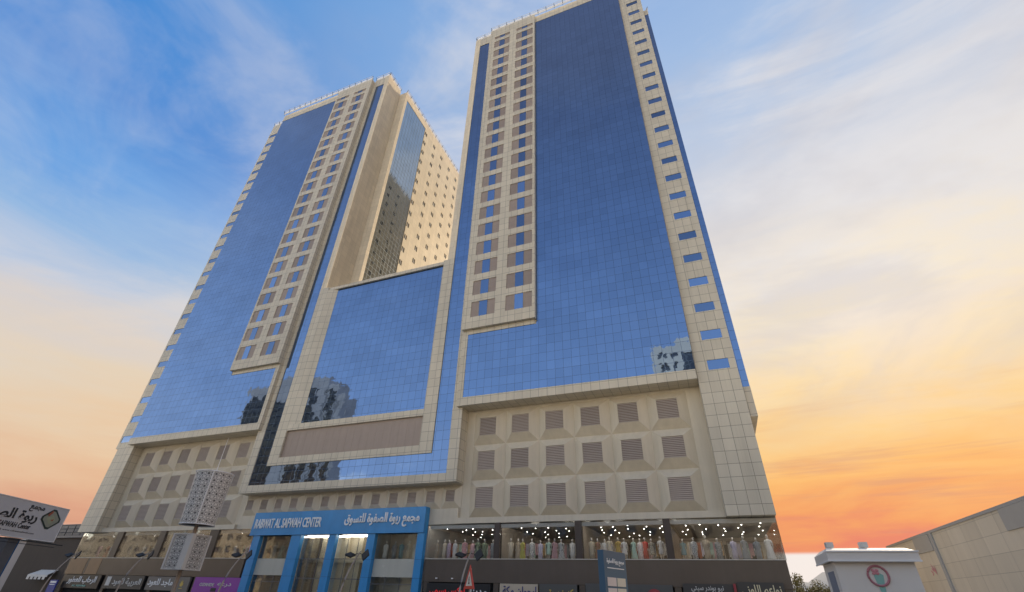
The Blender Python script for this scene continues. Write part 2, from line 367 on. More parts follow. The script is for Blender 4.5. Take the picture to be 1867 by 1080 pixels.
# lettering: Arabic is shaped here with presentation forms, then written right to left
AR = {}
for k, b, n in (('ا', 0xFE8D, 2), ('ب', 0xFE8F, 4), ('ة', 0xFE93, 2), ('ت', 0xFE95, 4), ('ج', 0xFE9D, 4), ('ح', 0xFEA1, 4), ('خ', 0xFEA5, 4), ('د', 0xFEA9, 2), ('ذ', 0xFEAB, 2), ('ر', 0xFEAD, 2), ('ز', 0xFEAF, 2), ('س', 0xFEB1, 4), ('ش', 0xFEB5, 4), ('ص', 0xFEB9, 4), ('ط', 0xFEC1, 4), ('ع', 0xFEC9, 4), ('ف', 0xFED1, 4), ('ق', 0xFED5, 4), ('ك', 0xFED9, 4), ('ل', 0xFEDD, 4), ('م', 0xFEE1, 4), ('ن', 0xFEE5, 4), ('ه', 0xFEE9, 4), ('و', 0xFEED, 2), ('ي', 0xFEF1, 4), ('ى', 0xFEEF, 2)):
    AR[k] = (b, n)
def shape(t):
    o = ''
    for w in t.split(' ')[::-1]:
        g = []
        for i, ch in enumerate(w):
            if ch not in AR: g.append(ch); continue
            b, n = AR[ch]
            pj = i > 0 and AR.get(w[i-1], (0, 0))[1] == 4
            nj = n == 4 and i+1 < len(w) and w[i+1] in AR
            g.append(chr(b+(3 if pj and nj else 2 if nj else 1 if pj else 0)))
        o += (' ' if o else '')+''.join(g[::-1])
    return o
def lettering(text, parent, mat, cx, y, cz, w, h, ext=.03, bold=.012, name='lettering', local=False, shear=0):
    ar = any(ch in AR for ch in text)
    c = bpy.data.curves.new('txt', 'FONT'); c.body = shape(text) if ar else text
    c.extrude = .02; c.offset = bold; c.resolution_u = 2; c.shear = shear
    o = bpy.data.objects.new('txt', c); COL.objects.link(o)
    dg = bpy.context.evaluated_depsgraph_get(); dg.update()
    me = bpy.data.meshes.new_from_object(o.evaluated_get(dg)); bpy.data.objects.remove(o); bpy.data.curves.remove(c)
    me.name = name
    xs = [v.co.x for v in me.vertices]; ys = [v.co.y for v in me.vertices]
    sx = w/(max(xs)-min(xs)); sy = h/(max(ys)-min(ys)); mx, my = (max(xs)+min(xs))/2, (max(ys)+min(ys))/2
    off = Vector((0, 0, 0)) if local else wloc(parent)
    for v in me.vertices:
        x, yy, z = v.co
        v.co = Vector((cx+(x-mx)*sx, y-(z+.02)*ext/.04, cz+(yy-my)*sy))-off
    me.materials.clear(); me.materials.append(mat)
    o = bpy.data.objects.new(name, me); COL.objects.link(o); o.parent = parent
    return o

# ------------------------------------------------------------------ the setting
CX = -44.62                       # the axis of symmetry of the twin towers
g = MB(); g.quad([(-4000, -4000, -.16), (4000, -4000, -.16), (4000, 6000, -.16), (-4000, 6000, -.16)]); tag(g.build('ground', MT['ground']), kind='structure')
g = MB(); g.quad([(-400, 4, -.15), (400, 4, -.15), (400, 24, -.15), (-400, 24, -.15)]); tag(g.build('road', MT['asphalt']), kind='structure')
g = MB()
for i in range(-40, 40): g.quad([(i*9, 13.9, -.146), (i*9+4, 13.9, -.146), (i*9+4, 14.1, -.146), (i*9, 14.1, -.146)])
tag(g.build('road_marking', MT['mark']), kind='structure')
g = MB(); g.box(-400, 400, 24.25, 60, -.5, 0); g.box(-400, 400, -12, 3.75, -.5, 0); tag(g.build('pavement', MT['paving']), kind='structure')
g = MB(); g.box(-400, 400, 24, 24.25, -.5, .01); g.box(-400, 400, 3.75, 4, -.5, .01); tag(g.build('kerb', MT['kerb']), kind='structure')
g = MB(); g.smooth = True
xs = [-3200+i*50 for i in range(130)]
rg = [60+34*math.sin(x*.0031)+22*math.sin(x*.0083+1)+14*math.sin(x*.021)+8*math.sin(x*.05) for x in xs]
rg = [max(12, h*.6 + 62*math.exp(-((x-520)/330)**2)) for x, h in zip(xs, rg)]
nx = len(xs)
prof = [(1700, -.1), (1780, .35), (1880, .72), (2000, 1.0), (2200, .7), (2600, -.1)]
for (yy, k) in prof: g.v += [(x, yy+40*math.sin(x*.011+k*3), max(-1, h*k*(1+.12*math.sin(x*.037+yy)))) for x, h in zip(xs, rg)]
for j in range(len(prof)-1):
    for i in range(nx-1): g.f.append((j*nx+i, j*nx+i+1, (j+1)*nx+i+1, (j+1)*nx+i)); g.m.append(0)
tag(g.build('hills', MT['hill']), kind='structure')

# ------------------------------------------------------------------ the towers
def railing(mb, pts, top, step=1.9, outv=None):
    for (x0, y0), (x1, y1) in zip(pts[:-1], pts[1:]):
        L = math.hypot(x1-x0, y1-y0); n = max(1, round(L/step)); tx, ty = (x1-x0)/L, (y1-y0)/L
        ox, oy = outv if outv else (0, -1)
        for i in range(n+1):
            px, py = x0+tx*L*i/n, y0+ty*L*i/n
            mb.tube([(px-ox*.15, py-oy*.15, top-.1), (px+ox*.25, py+oy*.25, top+1.25)], .055, 5, 1)
        a, b = (x0, y0), (x1, y1)
        for dz, r in ((.45, .03), (1.15, .05)):
            k = -.15+.4*dz/1.25
            mb.tube([(a[0]+ox*k, a[1]+oy*k, top+dz), (b[0]+ox*k, b[1]+oy*k, top+dz)], r, 5, 0)
        # pale infill panel behind the posts, raised and whitened to imitate overexposed glare
        w = .04
        mb.box(min(a[0], b[0])-abs(ty)*w-ox*.05, max(a[0], b[0])+abs(ty)*w-ox*.05, min(a[1], b[1])-abs(tx)*w-oy*.05, max(a[1], b[1])+abs(tx)*w-oy*.05, top+.02, top+1.05, 0)
    return mb

PX = 3.70                     # floor pitch on the window strips
def tower(s, label):
    X = lambda m: CX+s*m
    ge = 45.8 if s > 0 else 46.7                # outer edge of the big glass
    t = empty('hotel_tower', (X(31), 50, 0), label, 'tower', 'twin towers of the complex')
    lx = lambda m: X(m)
    # cladding: the window block with its openings, frames, parapets, pier and the body behind
    b = MB()
    bh = []
    for a0, a1 in ((17.9, 21.6), (23.2, 27.1)):
        for k in range(20): bh.append((*sorted((X(a0), X(a1))), 34.80+PX*k, 37.30+PX*k))
        bh.append((*sorted((X(a0), X(a1))), 34.80+PX*20-.1, 37.30+PX*20-1.6))
    x0, x1 = sorted((X(16.75), X(27.5)))
    b.holed(lambda u, v, w: (u, 49.4+w, v), x0, x1, 33.0, 113.0, bh, .14)
    for m in (16.75, 27.5): b.quad([(X(m), 49.4, 33.0), (X(m), 52.3, 33.0), (X(m), 52.3, 113.0), (X(m), 49.4, 113.0)])
    b.quad([(x0, 49.4, 33), (x1, 49.4, 33), (x1, 52, 33), (x0, 52, 33)]); b.quad([(x0, 49.4, 113), (x1, 49.4, 113), (x1, 52.3, 113), (x0, 52.3, 113)])
    b.box(X(16.76), X(27.3), 49.93, 50.6, 32.35, 32.97)                   # lip under the block
    b.box(X(16.77), X(17.5), 49.95, 52.3, 23.25, 32.34)                     # frame edge of the low glass
    b.box(X(16.77), X(ge-.05), 49.92, 52.35, 22.15, 23.24)                  # beam along the foot of the glass
    b.box(X(27.52), X(ge-.02), 49.96, 52.35, 110.6, 113.1)                  # parapet over the glass
    b.box(X(17.52), X(ge-.1), 50.12, 52.4, 23.26, 110.58)                   # wall behind the glass
    pa, pb = (47.1, 49.25) if s > 0 else (46.85, 51.7)
    ph = [(*sorted((X(pa), X(pb))), 23.2+3.66*k, 24.36+3.66*k) for k in range(24)]
    pe, py, pz = (49.95, 50.6, 8.8) if s > 0 else (52.1, 51.4, 22.16)
    x0, x1 = sorted((X(ge), X(pe)))
    b.holed(lambda u, v, w: (u, py+w, v), x0, x1, pz, 112.8, ph, .10)
    for m in (ge, pe): b.quad([(X(m), py, pz), (X(m), 54, pz), (X(m), 54, 112.8), (X(m), py, 112.8)])
    for z in (pz, 112.8): b.quad([(x0, py, z), (x1, py, z), (x1, 54, z), (x0, 54, z)])
    if s < 0: b.box(X(45.81), X(49.95), 50.6, 54, 8.8, 22.15)
    b.box(X(13.55), X(49.9), 52.42, 55.7, 22.2, 112.3)                      # body, front part
    b.box(X(11.4), X(49.9), 55.71, 92, 8.8, 112.3)                          # body, rear part
    if s > 0: b.box(X(49.96), X(50.75), 51.4, 86, 18, 21.2); b.box(X(49.96), X(50.75), 51.4, 86, 99.6, 101.4); b.box(X(49.96), X(50.6), 51.6, 85.9, 21.21, 99.59)
    b.box(X(13.52), X(16.72), 50.52, 52.41, 110.8, 113.8)                  # over the slot
    b.box(X(15.95), X(16.74), 50.48, 52.4, 14.2, 110.78)                    # upright beside the slot
    b.build('wall', MT['clad'], t)
    # inner side of the tower, facing its twin
    w = MB(); sx = X(10.28); RT = 112.7
    w.box(X(12.3), X(13.5), 50.5, 55.55, 47.32, 113.9)                     # corner column by the slot
    YC = (66.5, 71.1, 75.3, 79.8, 84.2); HZ = [48.6+3.72*k for k in range(17)]
    hh = [(y-.55, y+.55, z, z+1.35) for y in YC for z in HZ]
    w.holed(lambda u, v, q: (sx+s*q, u, v), 65.8, 92.05, 8.8, RT, hh, .22)
    w.quad([(sx, 55.6, 8.8), (X(12.32), 55.6, 8.8), (X(12.32), 55.6, RT), (sx, 55.6, RT)])
    w.box(sx, X(11.36), 55.62, 56.5, 8.8, RT); w.box(sx, X(11.36), 56.51, 65.8, 110.4, RT); w.box(sx, X(11.36), 56.51, 65.8, 8.8, 40)
    w.box(X(10.6), X(11.3), 65.8, 92, 111.5, RT-.01)
    w.quad([(sx, 65.8, RT), (X(11.36), 65.8, RT), (X(11.36), 92, RT), (sx, 92, RT)])
    w.build('side_wall', MT['side'], t)
    v = MB(); v.box(X(10.35), X(10.7), 56.52, 65.78, 40.01, 110.39); v.build('side_glass', MT['sideglass'], t)
    h0 = None
    for y in YC:
        for z in HZ:
            if h0 is None:
                q = MB(); q.box(s*.19, s*.21, -.55, .55, 0, 1.35, 0); q.box(s*.02, s*.2, -.07, .07, 0, 1.35, 1)
                h0 = q.build('hatch_window', [MT['dark'], MT['offwhite']], t, (sx-wloc(t).x, y-50, z), local=True)
            else: copy_under(h0, t, (sx-wloc(t).x, y-50, z))
    # blue glass
    q = MB(); q.box(X(27.52), X(ge-.02), 50.0, 50.1, 23.25, 110.59); q.box(X(17.52), X(27.515), 50.0, 50.1, 23.25, 32.34)
    q.build('curtain_wall', MT['glass'], t)
    q = MB(); q.box(X(13.52), X(15.94), 50.6, 50.7, 46.73, 110.79); q.build('slot_glazing', MT['glass'], t)
    if s > 0: q = MB(); q.box(X(49.97), X(50.73), 51.42, 51.59, 21.21, 99.59); q.build('edge_glazing', MT['glass'], t)
    # windows of the strip and of the pier
    first = {}
    for wd, a0, a1 in ((3.7, 17.9, 21.6), (3.9, 23.2, 27.1)):
        cxm = X((a0+a1)/2)-wloc(t).x
        for k in range(21):
            hgt = 1.0 if k == 20 else 2.5; z0 = 34.80+PX*k-(.1 if k == 20 else 0)
            key = (wd, hgt); loc = (cxm, 49.4-50, z0)
            if key not in first:
                p = MB(); p.box(-wd/2, wd/2, .10, .16, 0, hgt)
                for j in range(1, 3): p.box(-wd/2, wd/2, .09, .10, hgt*j/3-.012, hgt*j/3+.012)
                o = p.build('window', MT['brown'], t, loc, local=True)
                p = MB(); p.box(-.62, .62, .06, .098, 0.02, hgt-.02); p.build('pane', MT['pane'], o, local=True)
                first[key] = o
            else: copy_under(first[key], t, loc)
    p0 = None
    for k in range(24):
        loc = (X((pa+pb)/2)-wloc(t).x, py-50, 23.2+3.66*k)
        if p0 is None:
            p = MB(); p.box(-(pb-pa)/2, (pb-pa)/2, .06, .12, 0, 1.16); p0 = p.build('pier_window', MT['pane'], t, loc, local=True)
        else: copy_under(p0, t, loc)
    r = MB()
    pts = [(X(16.8), 49.5), (X(ge-.1), 49.5)]; railing(r, pts, 113.05)
    railing(r, [(X(ge+.1), py+.1), (X(pe-.05), py+.1)], 112.8); railing(r, [(X(12.45), 50.6), (X(16.6), 50.6)], 113.85)
    railing(r, [(sx+s*.1, 55.8), (sx+s*.1, 92)], RT, outv=(-s, 0)); railing(r, [(X(12.4), 50.6), (X(12.4), 55.5)], 113.9, outv=(-s, 0))
    if s > 0: railing(r, [(X(50.7), 51.5), (X(50.7), 85)], 101.4, outv=(s, 0))
    r.build('roof_railing', [MT['rail'], MT['metal']], t)
    return t
tower(1, 'nearer blue glass tower on the right, its top cut off')
tower(-1, 'farther blue glass tower with a sunlit beige flank of tiny windows')

# ------------------------------------------------------------------ the mall block under and between the towers
P = empty('shopping_podium', (CX, 55, 0), 'beige mall block under both towers with coffered louvres and lit shop windows', 'mall building')
b = MB()
def X(m): return CX+m
for s in (1, -1):
    Xs = lambda m: CX+s*m
    # pyramid coffers: three rows of six
    pw, ph_ = 4.317, 4.13; z0, m0 = 9.42, 18.4; yb, yf = 52.35, 51.55
    for i in range(6):
        for j in range(3):
            ma, mb_, za, zb = m0+i*pw, m0+(i+1)*pw, z0+j*ph_, z0+(j+1)*ph_
            mc, zc = (ma+mb_)/2, (za+zb)/2; hw, hh = 1.10, 1.10
            o = [(Xs(ma), yb, za), (Xs(mb_), yb, za), (Xs(mb_), yb, zb), (Xs(ma), yb, zb)]
            n = [(Xs(mc-hw), yf, zc-hh), (Xs(mc+hw), yf, zc-hh), (Xs(mc+hw), yf, zc+hh), (Xs(mc-hw), yf, zc+hh)]
            for k in range(4): b.quad([o[k], o[(k+1) % 4], n[(k+1) % 4], n[k]])
            m_ = [(p[0], yf+.25, p[2]) for p in n]
            for k in range(4): b.quad([n[k], n[(k+1) % 4], m_[(k+1) % 4], m_[k]])
    zt = z0+3*ph_; mt = m0+6*pw
    b.quad([(Xs(17.2), yb, zt), (Xs(45.9), yb, zt), (Xs(45.9), yb, 23), (Xs(17.2), yb, 23)])
    b.quad([(Xs(17.2), yb, z0), (Xs(m0), yb, z0), (Xs(m0), yb, zt), (Xs(17.2), yb, zt)]); b.quad([(Xs(mt), yb, z0), (Xs(45.9), yb, z0), (Xs(45.9), yb, zt), (Xs(mt), yb, zt)])
    b.box(Xs(17.2), Xs(45.79), 51.55, 53, 8.82, z0)
    # frame of the centre block
    b.box(Xs(15.92), Xs(17.34), 50.5, 52.4, 13.2, 22.1)
    b.box(Xs(11.6), Xs(13.5), 50.5, 52.8, 16.72, 47.3)
    b.box(Xs(17.2), Xs(45.9), 53.2, 57.4, 8.8, 22.19)
b.box(X(-17.33), X(17.33), 50.51, 52.9, 13.2, 14.19)
b.box(X(-13.49), X(13.49), 50.52, 52.8, 16.73, 17.78); b.box(X(-11.59), X(11.59), 50.52, 52.8, 21.65, 22.55); b.box(X(-11.59), X(11.59), 50.72, 53.3, 46.72, 47.29)
b.box(X(-15.9), X(15.9), 52.9, 63, 13.2, 46.2)
# small coffers over the entrance
for i in range(13):
    ma = -17.3+i*2.662; mb_ = ma+2.662; mc = (ma+mb_)/2; za, zb = 10.5, 13.0; hw, zl, zh = .60, 11.25, 12.5; yb, yf = 52.3, 51.85
    o = [(X(ma), yb, za), (X(mb_), yb, za), (X(mb_), yb, zb), (X(ma), yb, zb)]; n = [(X(mc-hw), yf, zl), (X(mc+hw), yf, zl), (X(mc+hw), yf, zh), (X(mc-hw), yf, zh)]
    for k in range(4): b.quad([o[k], o[(k+1) % 4], n[(k+1) % 4], n[k]])
    m_ = [(p[0], yf+.2, p[2]) for p in n]
    for k in range(4): b.quad([n[k], n[(k+1) % 4], m_[(k+1) % 4], m_[k]])
b.quad([(X(-17.3), 52.3, 13.0), (X(17.31), 52.3, 13.0), (X(17.31), 52.3, 13.3), (X(-17.3), 52.3, 13.3)])
b.box(X(-17.19), X(17.19), 51.9, 53, 8.82, 10.5); b.box(X(-17.2), X(17.2), 53, 57.4, 8.8, 13.19)
b.box(X(-49.9), X(49.9), 57.42, 92, 13.3, 22.1) if False else None
b.build('wall', MT['coffer'], P)
# re-clad the frame lines with panel joints
q = MB()
for s in (1, -1):
    Xs = lambda m: CX+s*m
    q.box(Xs(15.915), Xs(17.345), 50.47, 52.3, 14.20, 22.1); q.box(Xs(11.595), Xs(13.505), 50.47, 52.4, 17.79, 47.305)
q.box(X(-17.345), X(17.345), 50.475, 52.3, 13.19, 14.195); q.box(X(-13.505), X(13.505), 50.475, 52.3, 16.72, 17.785); q.box(X(-11.59), X(11.59), 50.475, 52.3, 21.645, 22.555); q.box(X(-11.59), X(11.59), 50.7, 53, 46.71, 47.3)
q.quad([(X(-11.594), 50.49, 22.54), (X(-9.8), 50.98, 22.54), (X(-9.8), 50.98, 46.73), (X(-11.594), 50.49, 46.73)])
q.build('centre_frame', MT['clad'], P)
q = MB()
for s in (1, -1): q.box(CX+s*13.52, CX+s*15.91, 50.6, 50.7, 14.2, 46.72)
q.box(X(-13.51), X(13.51), 50.6, 50.7, 14.2, 16.71); q.build('band_glazing', MT['glass'], P)
q = MB(); q.box(X(-9.9), X(11.59), 51.0, 51.1, 22.56, 46.71); q.build('centre_glazing', MT['glass'], P)
q = MB(); q.box(X(-11.59), X(11.59), 50.8, 50.9, 17.79, 21.64)
for i in range(1, 19): q.box(X(-11.59+i*1.22-.02), X(-11.59+i*1.22+.02), 50.785, 50.8, 17.8, 21.63)
q.build('brown_panel', MT['brown'], P)
# louvres: blades in a frame, one mesh for each size
def louvre(w, h, n, loc, first):
    if first is None:
        m = MB(); m.box(-w/2, w/2, .16, .2, -h/2, h/2, 1)
        for i in range(n):
            z = -h/2+(i+.5)*h/n
            m.quad([(-w/2, .02, z-h/n*.42), (w/2, .02, z-h/n*.42), (w/2, .14, z+h/n*.40), (-w/2, .14, z+h/n*.40)], 0)
            m.quad([(-w/2, .02, z-h/n*.42), (w/2, .02, z-h/n*.42), (w/2, .03, z-h/n*.22), (-w/2, .03, z-h/n*.22)], 0)
        return m.build('louvre', [MT['louver'], MT['brown']], P, loc, local=True)
    copy_under(first, P, loc); return first
L0 = L1 = None
for s in (1, -1):
    for i in range(6):
        for j in range(3):
            L0 = louvre(2.2, 2.2, 12, (s*(18.4+4.317*(i+.5)), 51.55-55, 9.42+4.13*(j+.5)), L0)
for i in range(13): L1 = louvre(1.2, 1.25, 8, (-17.3+2.662*(i+.5), 51.85-55, 11.875), L1)
# first floor: shop rooms behind glass, brown fascia and ground floor below
BAYS = [(-30.75, -22.55), (-21.9, -13.5), (-12.8, -4.65), (-4.0, 5.3), (-94.45, -85.95), (-84.6, -76.35), (-75.1, -66.05), (-64.4, -58.0)]
q = MB()
for x0, x1 in BAYS:
    q.quad([(x0, 51.7, 8.7), (x1, 51.7, 8.7), (x1, 68, 8.7), (x0, 68, 8.7)], 0)
    q.quad([(x0, 51.7, 5.36), (x1, 51.7, 5.36), (x1, 68, 5.36), (x0, 68, 5.36)], 2)
    q.quad([(x0-.3, 68, 5.36), (x1+.3, 68, 5.36), (x1+.3, 68, 8.7), (x0-.3, 68, 8.7)], 1)
    for x in (x0-.3, x1+.3) if x1 < 5 else (x0-.3,): q.quad([(x, 51.75, 5.36), (x, 68, 5.36), (x, 68, 8.7), (x, 51.75, 8.7)], 1)
    for k in range(3):      # dark recesses and shelving on the back wall
        xa = x0+(x1-x0)*(.08+.31*k); q.box(xa, xa+(x1-x0)*.2, 67.2, 67.95, 5.37, 7.9, 3)
q.build('shop_interior', [MT['ceil'], MT['room'], MT['floor'], MT['pillar']], P)
b = MB()
for xa, xb in ((-22.54, -21.91), (-13.49, -12.81), (-4.64, -4.01), (-85.94, -84.61), (-76.34, -75.11), (-66.04, -64.41)):
    b = MB(); b.box(xa, xb, 51.5, 52.2, 5.35, 8.8); b.build('pillar', MT['pillar'], P)
for x0, x1 in BAYS:
    q = MB(); q.box(x0+.01, x1-.01, 51.62, 51.66, 5.36, 8.8)
    if x1 > 5: q.box(x1-.01, x1+.03, 51.67, 68, 5.36, 8.8)
    q.build('shop_window', MT['shopglass'], P)
    q = MB(); q.box(x0+.02, x1-.05, 51.75, 51.85, 8.32, 8.69); q.build('added_bulkhead', MT['offwhite'], P)  # added pale board, stands in for a reflected band and hides the strip
    q = MB(); q.box(x0+.1, x1-.15, 51.87, 52.0, 8.44, 8.62); q.build('hidden_fill_strip', MT['added_fill'], P)  # added glowing strip, out of sight behind the board, brightens the shop
for xa, xb in ((-94.6, -58.0), (-30.8, 5.25)):
    q = MB(); q.box(xa, xb, 51.45, 52.3, 3.15, 5.28); q.box(xa+.01, xb-.01, 51.62, 68.5, 5.0, 5.345); q.build('fascia', MT['fascia'], P)
    q = MB(); q.box(xa, xb+.05, 51.4, 51.62, 5.285, 5.35); q.build('sill', MT['sill'], P)
    q = MB(); q.box(xa, xb-.2, 51.9, 52.3, 0, 3.14); q.build('storefront', MT['dark'], P)
q = MB(); q.box(5.0, 5.25, 52.3, 92, 0, 5.28); q.build('end_wall', MT['fascia'], P)
for x in (-94, -84.2, -74.2, -65.8, -58.3, -30.4, -22.1, -17.4, -13.0, -4.1, .7, 4.9):
    q = MB(); q.box(x-.3, x+.3, 51.5, 51.9, 0, 3.14); q.build('ground_floor_pier', MT['fascia'], P)
q = MB(); q.box(-94.6, 4.99, 69, 92, 0, 8.75); q.build('rear_block', MT['coffer'], P)
for x0, x1 in ((-94.3, -90.2), (-89.6, -86.8)):
    q = MB(); q.box(x0, x1, 51.42, 51.45, 3.2, 5.25); q.build('tan_panel', MT['amber'], P)
# ceiling downlights
m = MB(); m.lathe([(.0, -.03), (.045, -.03), (.045, 0)], 8)
L = None; nl = 0; rest = MB()
for bi, (x0, x1) in enumerate(BAYS):
    cols = 5
    for j in range(5):
        for i in range(cols):
            x = x0+(x1-x0)*(i+.5+random.uniform(-.22, .22))/cols; y = 52.7+j*2.9+random.uniform(-.9, .9)
            if nl < 100:
                if L is None: L = m.build('downlight', MT['light'], P, (x-CX, y-55, 8.69), local=True)
                else: copy_under(L, P, (x-CX, y-55, 8.69))
                nl += 1
            else: rest.lathe([(.0, -.03), (.045, -.03), (.045, 0)], 8, 0, 1, (x, y, 8.69))
tag(rest.build('small_downlights', MT['light'], P), kind='stuff')

# ------------------------------------------------------------------ entrance portal
E = empty('entrance_portal', (-44.5, 51, 0), 'bright blue entrance portal with white mall lettering on its broad fascia', 'entrance')
q = MB(); q.box(-57.8, -31.15, 50.9, 51.85, 7.9, 10.65); q.box(-57.82, -31.13, 50.86, 51.86, 7.9, 8.0); q.build('fascia', MT['blue'], E)
for xa, xb in ((-57.15, -55.95), (-50.63, -49.05), (-44.63, -43.56), (-38.86, -37.78), (-31.95, -31.03)):
    q = MB(); q.box(xa, xb, 51.0, 51.58, 0, 7.89)
    for z in (1.6, 3.4, 5.2): q.box(xa-.004, xb+.004, 50.996, 51.58, z, z+.03, 1)
    q.build('column', [MT['blue'], MT['deepblue']], E)
lettering('RABWAT AL SAFWAH CENTER', E, MT['white'], -51.75, 50.9, 9.3, 11.1, 1.15, .10, .012)
lettering('مجمع ربوة الصفوة للتسوق', E, MT['white'], -37.2, 50.9, 9.35, 10.7, 1.6, .12, .02)
SH = ((-55.94, -50.64), (-37.77, -31.96)); LB = ((-49.04, -44.64), (-43.55, -38.87))
for xa, xb in SH:
    q = MB(); q.box(xa, xb, 51.59, 51.7, 3.5, 5.3); q.build('spandrel', MT['spandrel'], E)
    for z0, z1 in ((5.31, 7.89), (0, 3.49)):
        q = MB(); q.box(xa, xb, 51.62, 51.66, z0, z1); q.build('glazing', MT['lobbyglass'], E)
    q = MB(); q.box(xa, xb, 51.54, 51.58, 2.8, 2.86)
    for k in (1, 2): q.box(xa+(xb-xa)*k/3-.03, xa+(xb-xa)*k/3+.03, 51.55, 51.58, 0, 3.49)
    q.build('glazing_bar', MT['postgrey'], E)
for xa, xb in LB:
    q = MB(); q.box(xa, xb, 51.62, 51.66, 0, 7.5); q.build('glazing', MT['lobbyglass'], E)
    q = MB()
    for z in (3.2, 5.25): q.box(xa, xb, 51.54, 51.6, z, z+.07)
    for k in (1, 2): q.box(xa+(xb-xa)*k/3-.025, xa+(xb-xa)*k/3+.025, 51.55, 51.6, 0, 7.5)
    q.build('glazing_bar', MT['postgrey'], E)
    q = MB(); q.box(xa+.3, xb-.3, 51.8, 52.4, 7.82, 7.87); q.build('added_fill_panel', MT['tube'], E)  # added glowing panel to brighten the lobby
    q = MB(); q.box(xa+.1, xb-.1, 51.5, 51.6, 7.62, 7.78); q.build('light_strip', MT['tube'], E)
q = MB()
q.quad([(-49.6, 53.0, 0), (-38.3, 53.0, 0), (-38.3, 53.0, 9), (-49.6, 53.0, 9)], 0)
for x in (-48.9, -46.8, -43.3, -41.2): q.box(x, x+.75, 52.5, 52.99, 0, 8, 0)
for x in (-47.6, -40.1): q.box(x, x+.5, 52.8, 52.98, 0, 7.7, 2)
q.box(-49.6, -38.3, 51.7, 53.0, 7.9, 8.1, 1); q.box(-49.6, -38.3, 52.4, 52.97, 4.95, 5.3, 0)
for xa, xb in ((-57.6, -49.62), (-38.28, -31.0)):
    q.quad([(xa, 54, 0), (xb, 54, 0), (xb, 54, 5.0), (xa, 54, 5.0)], 3); q.quad([(xa, 55, 5.3), (xb, 55, 5.3), (xb, 55, 8.6), (xa, 55, 8.6)], 4)
    q.box(xa, xb, 51.72, 57, 5.05, 5.28, 1); q.box(xa, xb, 51.95, 57, 8.3, 8.5, 1); q.box(xa, xa+.05, 51.7, 57, 0, 8.3, 1); q.box(xb-.05, xb, 51.7, 57, 0, 8.3, 1)
q.build('lobby', [MT['lobby'], MT['ceil'], MT['pillar'], MT['offwhite'], MT['room']], E)
L3 = None
for xa, xb in SH:
    for i in range(5):
        for j in range(2):
            lc = (xa+(xb-xa)*(i+.5+random.uniform(-.3, .3))/5+44.5, 1.4+j*1.4, 8.29)
            if L3 is None: m = MB(); m.lathe([(.0, -.03), (.045, -.03), (.045, 0)], 8); L3 = m.build('downlight', MT['light'], E, lc, local=True)
            else: copy_under(L3, E, lc)

# ------------------------------------------------------------------ shop signs
def sign(name, x0, x1, z0, z1, mat, label, texts, y=51.2, extra=None):
    o = empty(name, ((x0+x1)/2, y, z0), label, 'shop sign', 'shop signs along the ground floor')
    q = MB(); q.box(x0, x1, y, 51.44, z0, z1); q.build('board', MT[mat], o)
    for (t, m, cx, cz, w, h) in texts: lettering(t, o, MT[m], cx, y, cz, w, h, .05, .015)
    if extra: extra(o, y)
    return o
def square(cx, cz, w, h, mat, name='emblem'):
    def f(o, y):
        q = MB(); q.box(cx-w/2, cx+w/2, y-.03, y-.001, cz-h/2, cz+h/2); q.build(name, MT[mat], o)
    return f
def lotus(cx, cz):
    def f(o, y):
        q = MB()
        for k in range(-2, 3):
            a_ = k*.5; c0 = Vector((cx+k*.04, y-.03, cz-.35)); tip = Vector((cx+math.sin(a_)*.42, y-.03, cz-.35+math.cos(a_)*.85)); sd_ = Vector((math.cos(a_)*.09, 0, -math.sin(a_)*.09)); mid = (c0+tip)/2
            q.quad([c0, mid+sd_, tip, mid-sd_])
        q.box(cx-.3, cx+.3, y-.03, y-.001, cz-.55, cz-.47)
        q.build('emblem', MT['gold'], o)
    return f
def lamps(xs):
    def f(o, y):
        q = MB()
        for x in xs: q.tube([(x, 51.4, 3.35), (x, y-.35, 3.5)], .02, 5, 0); q.box(x-.09, x+.09, y-.45, y-.3, 3.42, 3.52, 1)
        q.build('sign_lamp', [MT['metal'], MT['white']], o)
    return f
sign('shop_sign', -93.4, -84.9, 1.4, 3.08, 'black', 'black shop sign with white flowing script, leftmost of the row', [('الرحاب للعطور', 'white', -89.0, 2.42, 6.6, 1.0), ('AL REHAB', 'mint', -89.2, 1.72, 3.2, .22)])
sign('shop_sign', -83.8, -75.5, 1.5, 3.1, 'charcoal', 'charcoal shop sign with pale letters and a square emblem at its left end', [('العربية للعود', 'offwhite', -78.9, 2.3, 6.0, 1.0)], extra=square(-82.9, 2.4, .9, 1.1, 'offwhite'))
sign('shop_sign', -74.7, -69.05, 1.5, 3.08, 'greysign', 'grey shop sign with bold white letters next to the gold flower panel', [('ماجد للعود', 'white', -71.9, 2.35, 4.9, 1.0)])
sign('shop_sign', -68.9, -66.4, 1.2, 3.08, 'greysign', 'narrow grey shop sign bearing a gold flower emblem', [], extra=lotus(-67.7, 2.3))
sign('shop_sign', -65.5, -57.15, 1.2, 3.12, 'purple', 'bright purple shop sign beside the blue portal', [('درعه', 'offwhite', -59.9, 2.3, 2.4, .5), ('OZANDE', 'offwhite', -63.0, 2.3, 2.6, .36)], extra=square(-61.6, 1.75, .9, .4, 'ink'))
sign('shop_sign', -30.1, -22.6, 1.4, 3.05, 'black', 'black shop sign with glowing red letters right of the portal', [('لوكس سيمي', 'red', -27.6, 2.25, 4.2, .95), ('مدينا', 'white', -23.9, 2.3, 1.9, .9)], extra=lamps((-28.8, -26.9, -24.6)))
sign('shop_sign', -21.55, -17.45, 1.4, 3.12, 'beigesign', 'beige shop sign with dark blue script', [('ارجوان مكة', 'inkblue', -19.4, 2.45, 3.6, .95)])
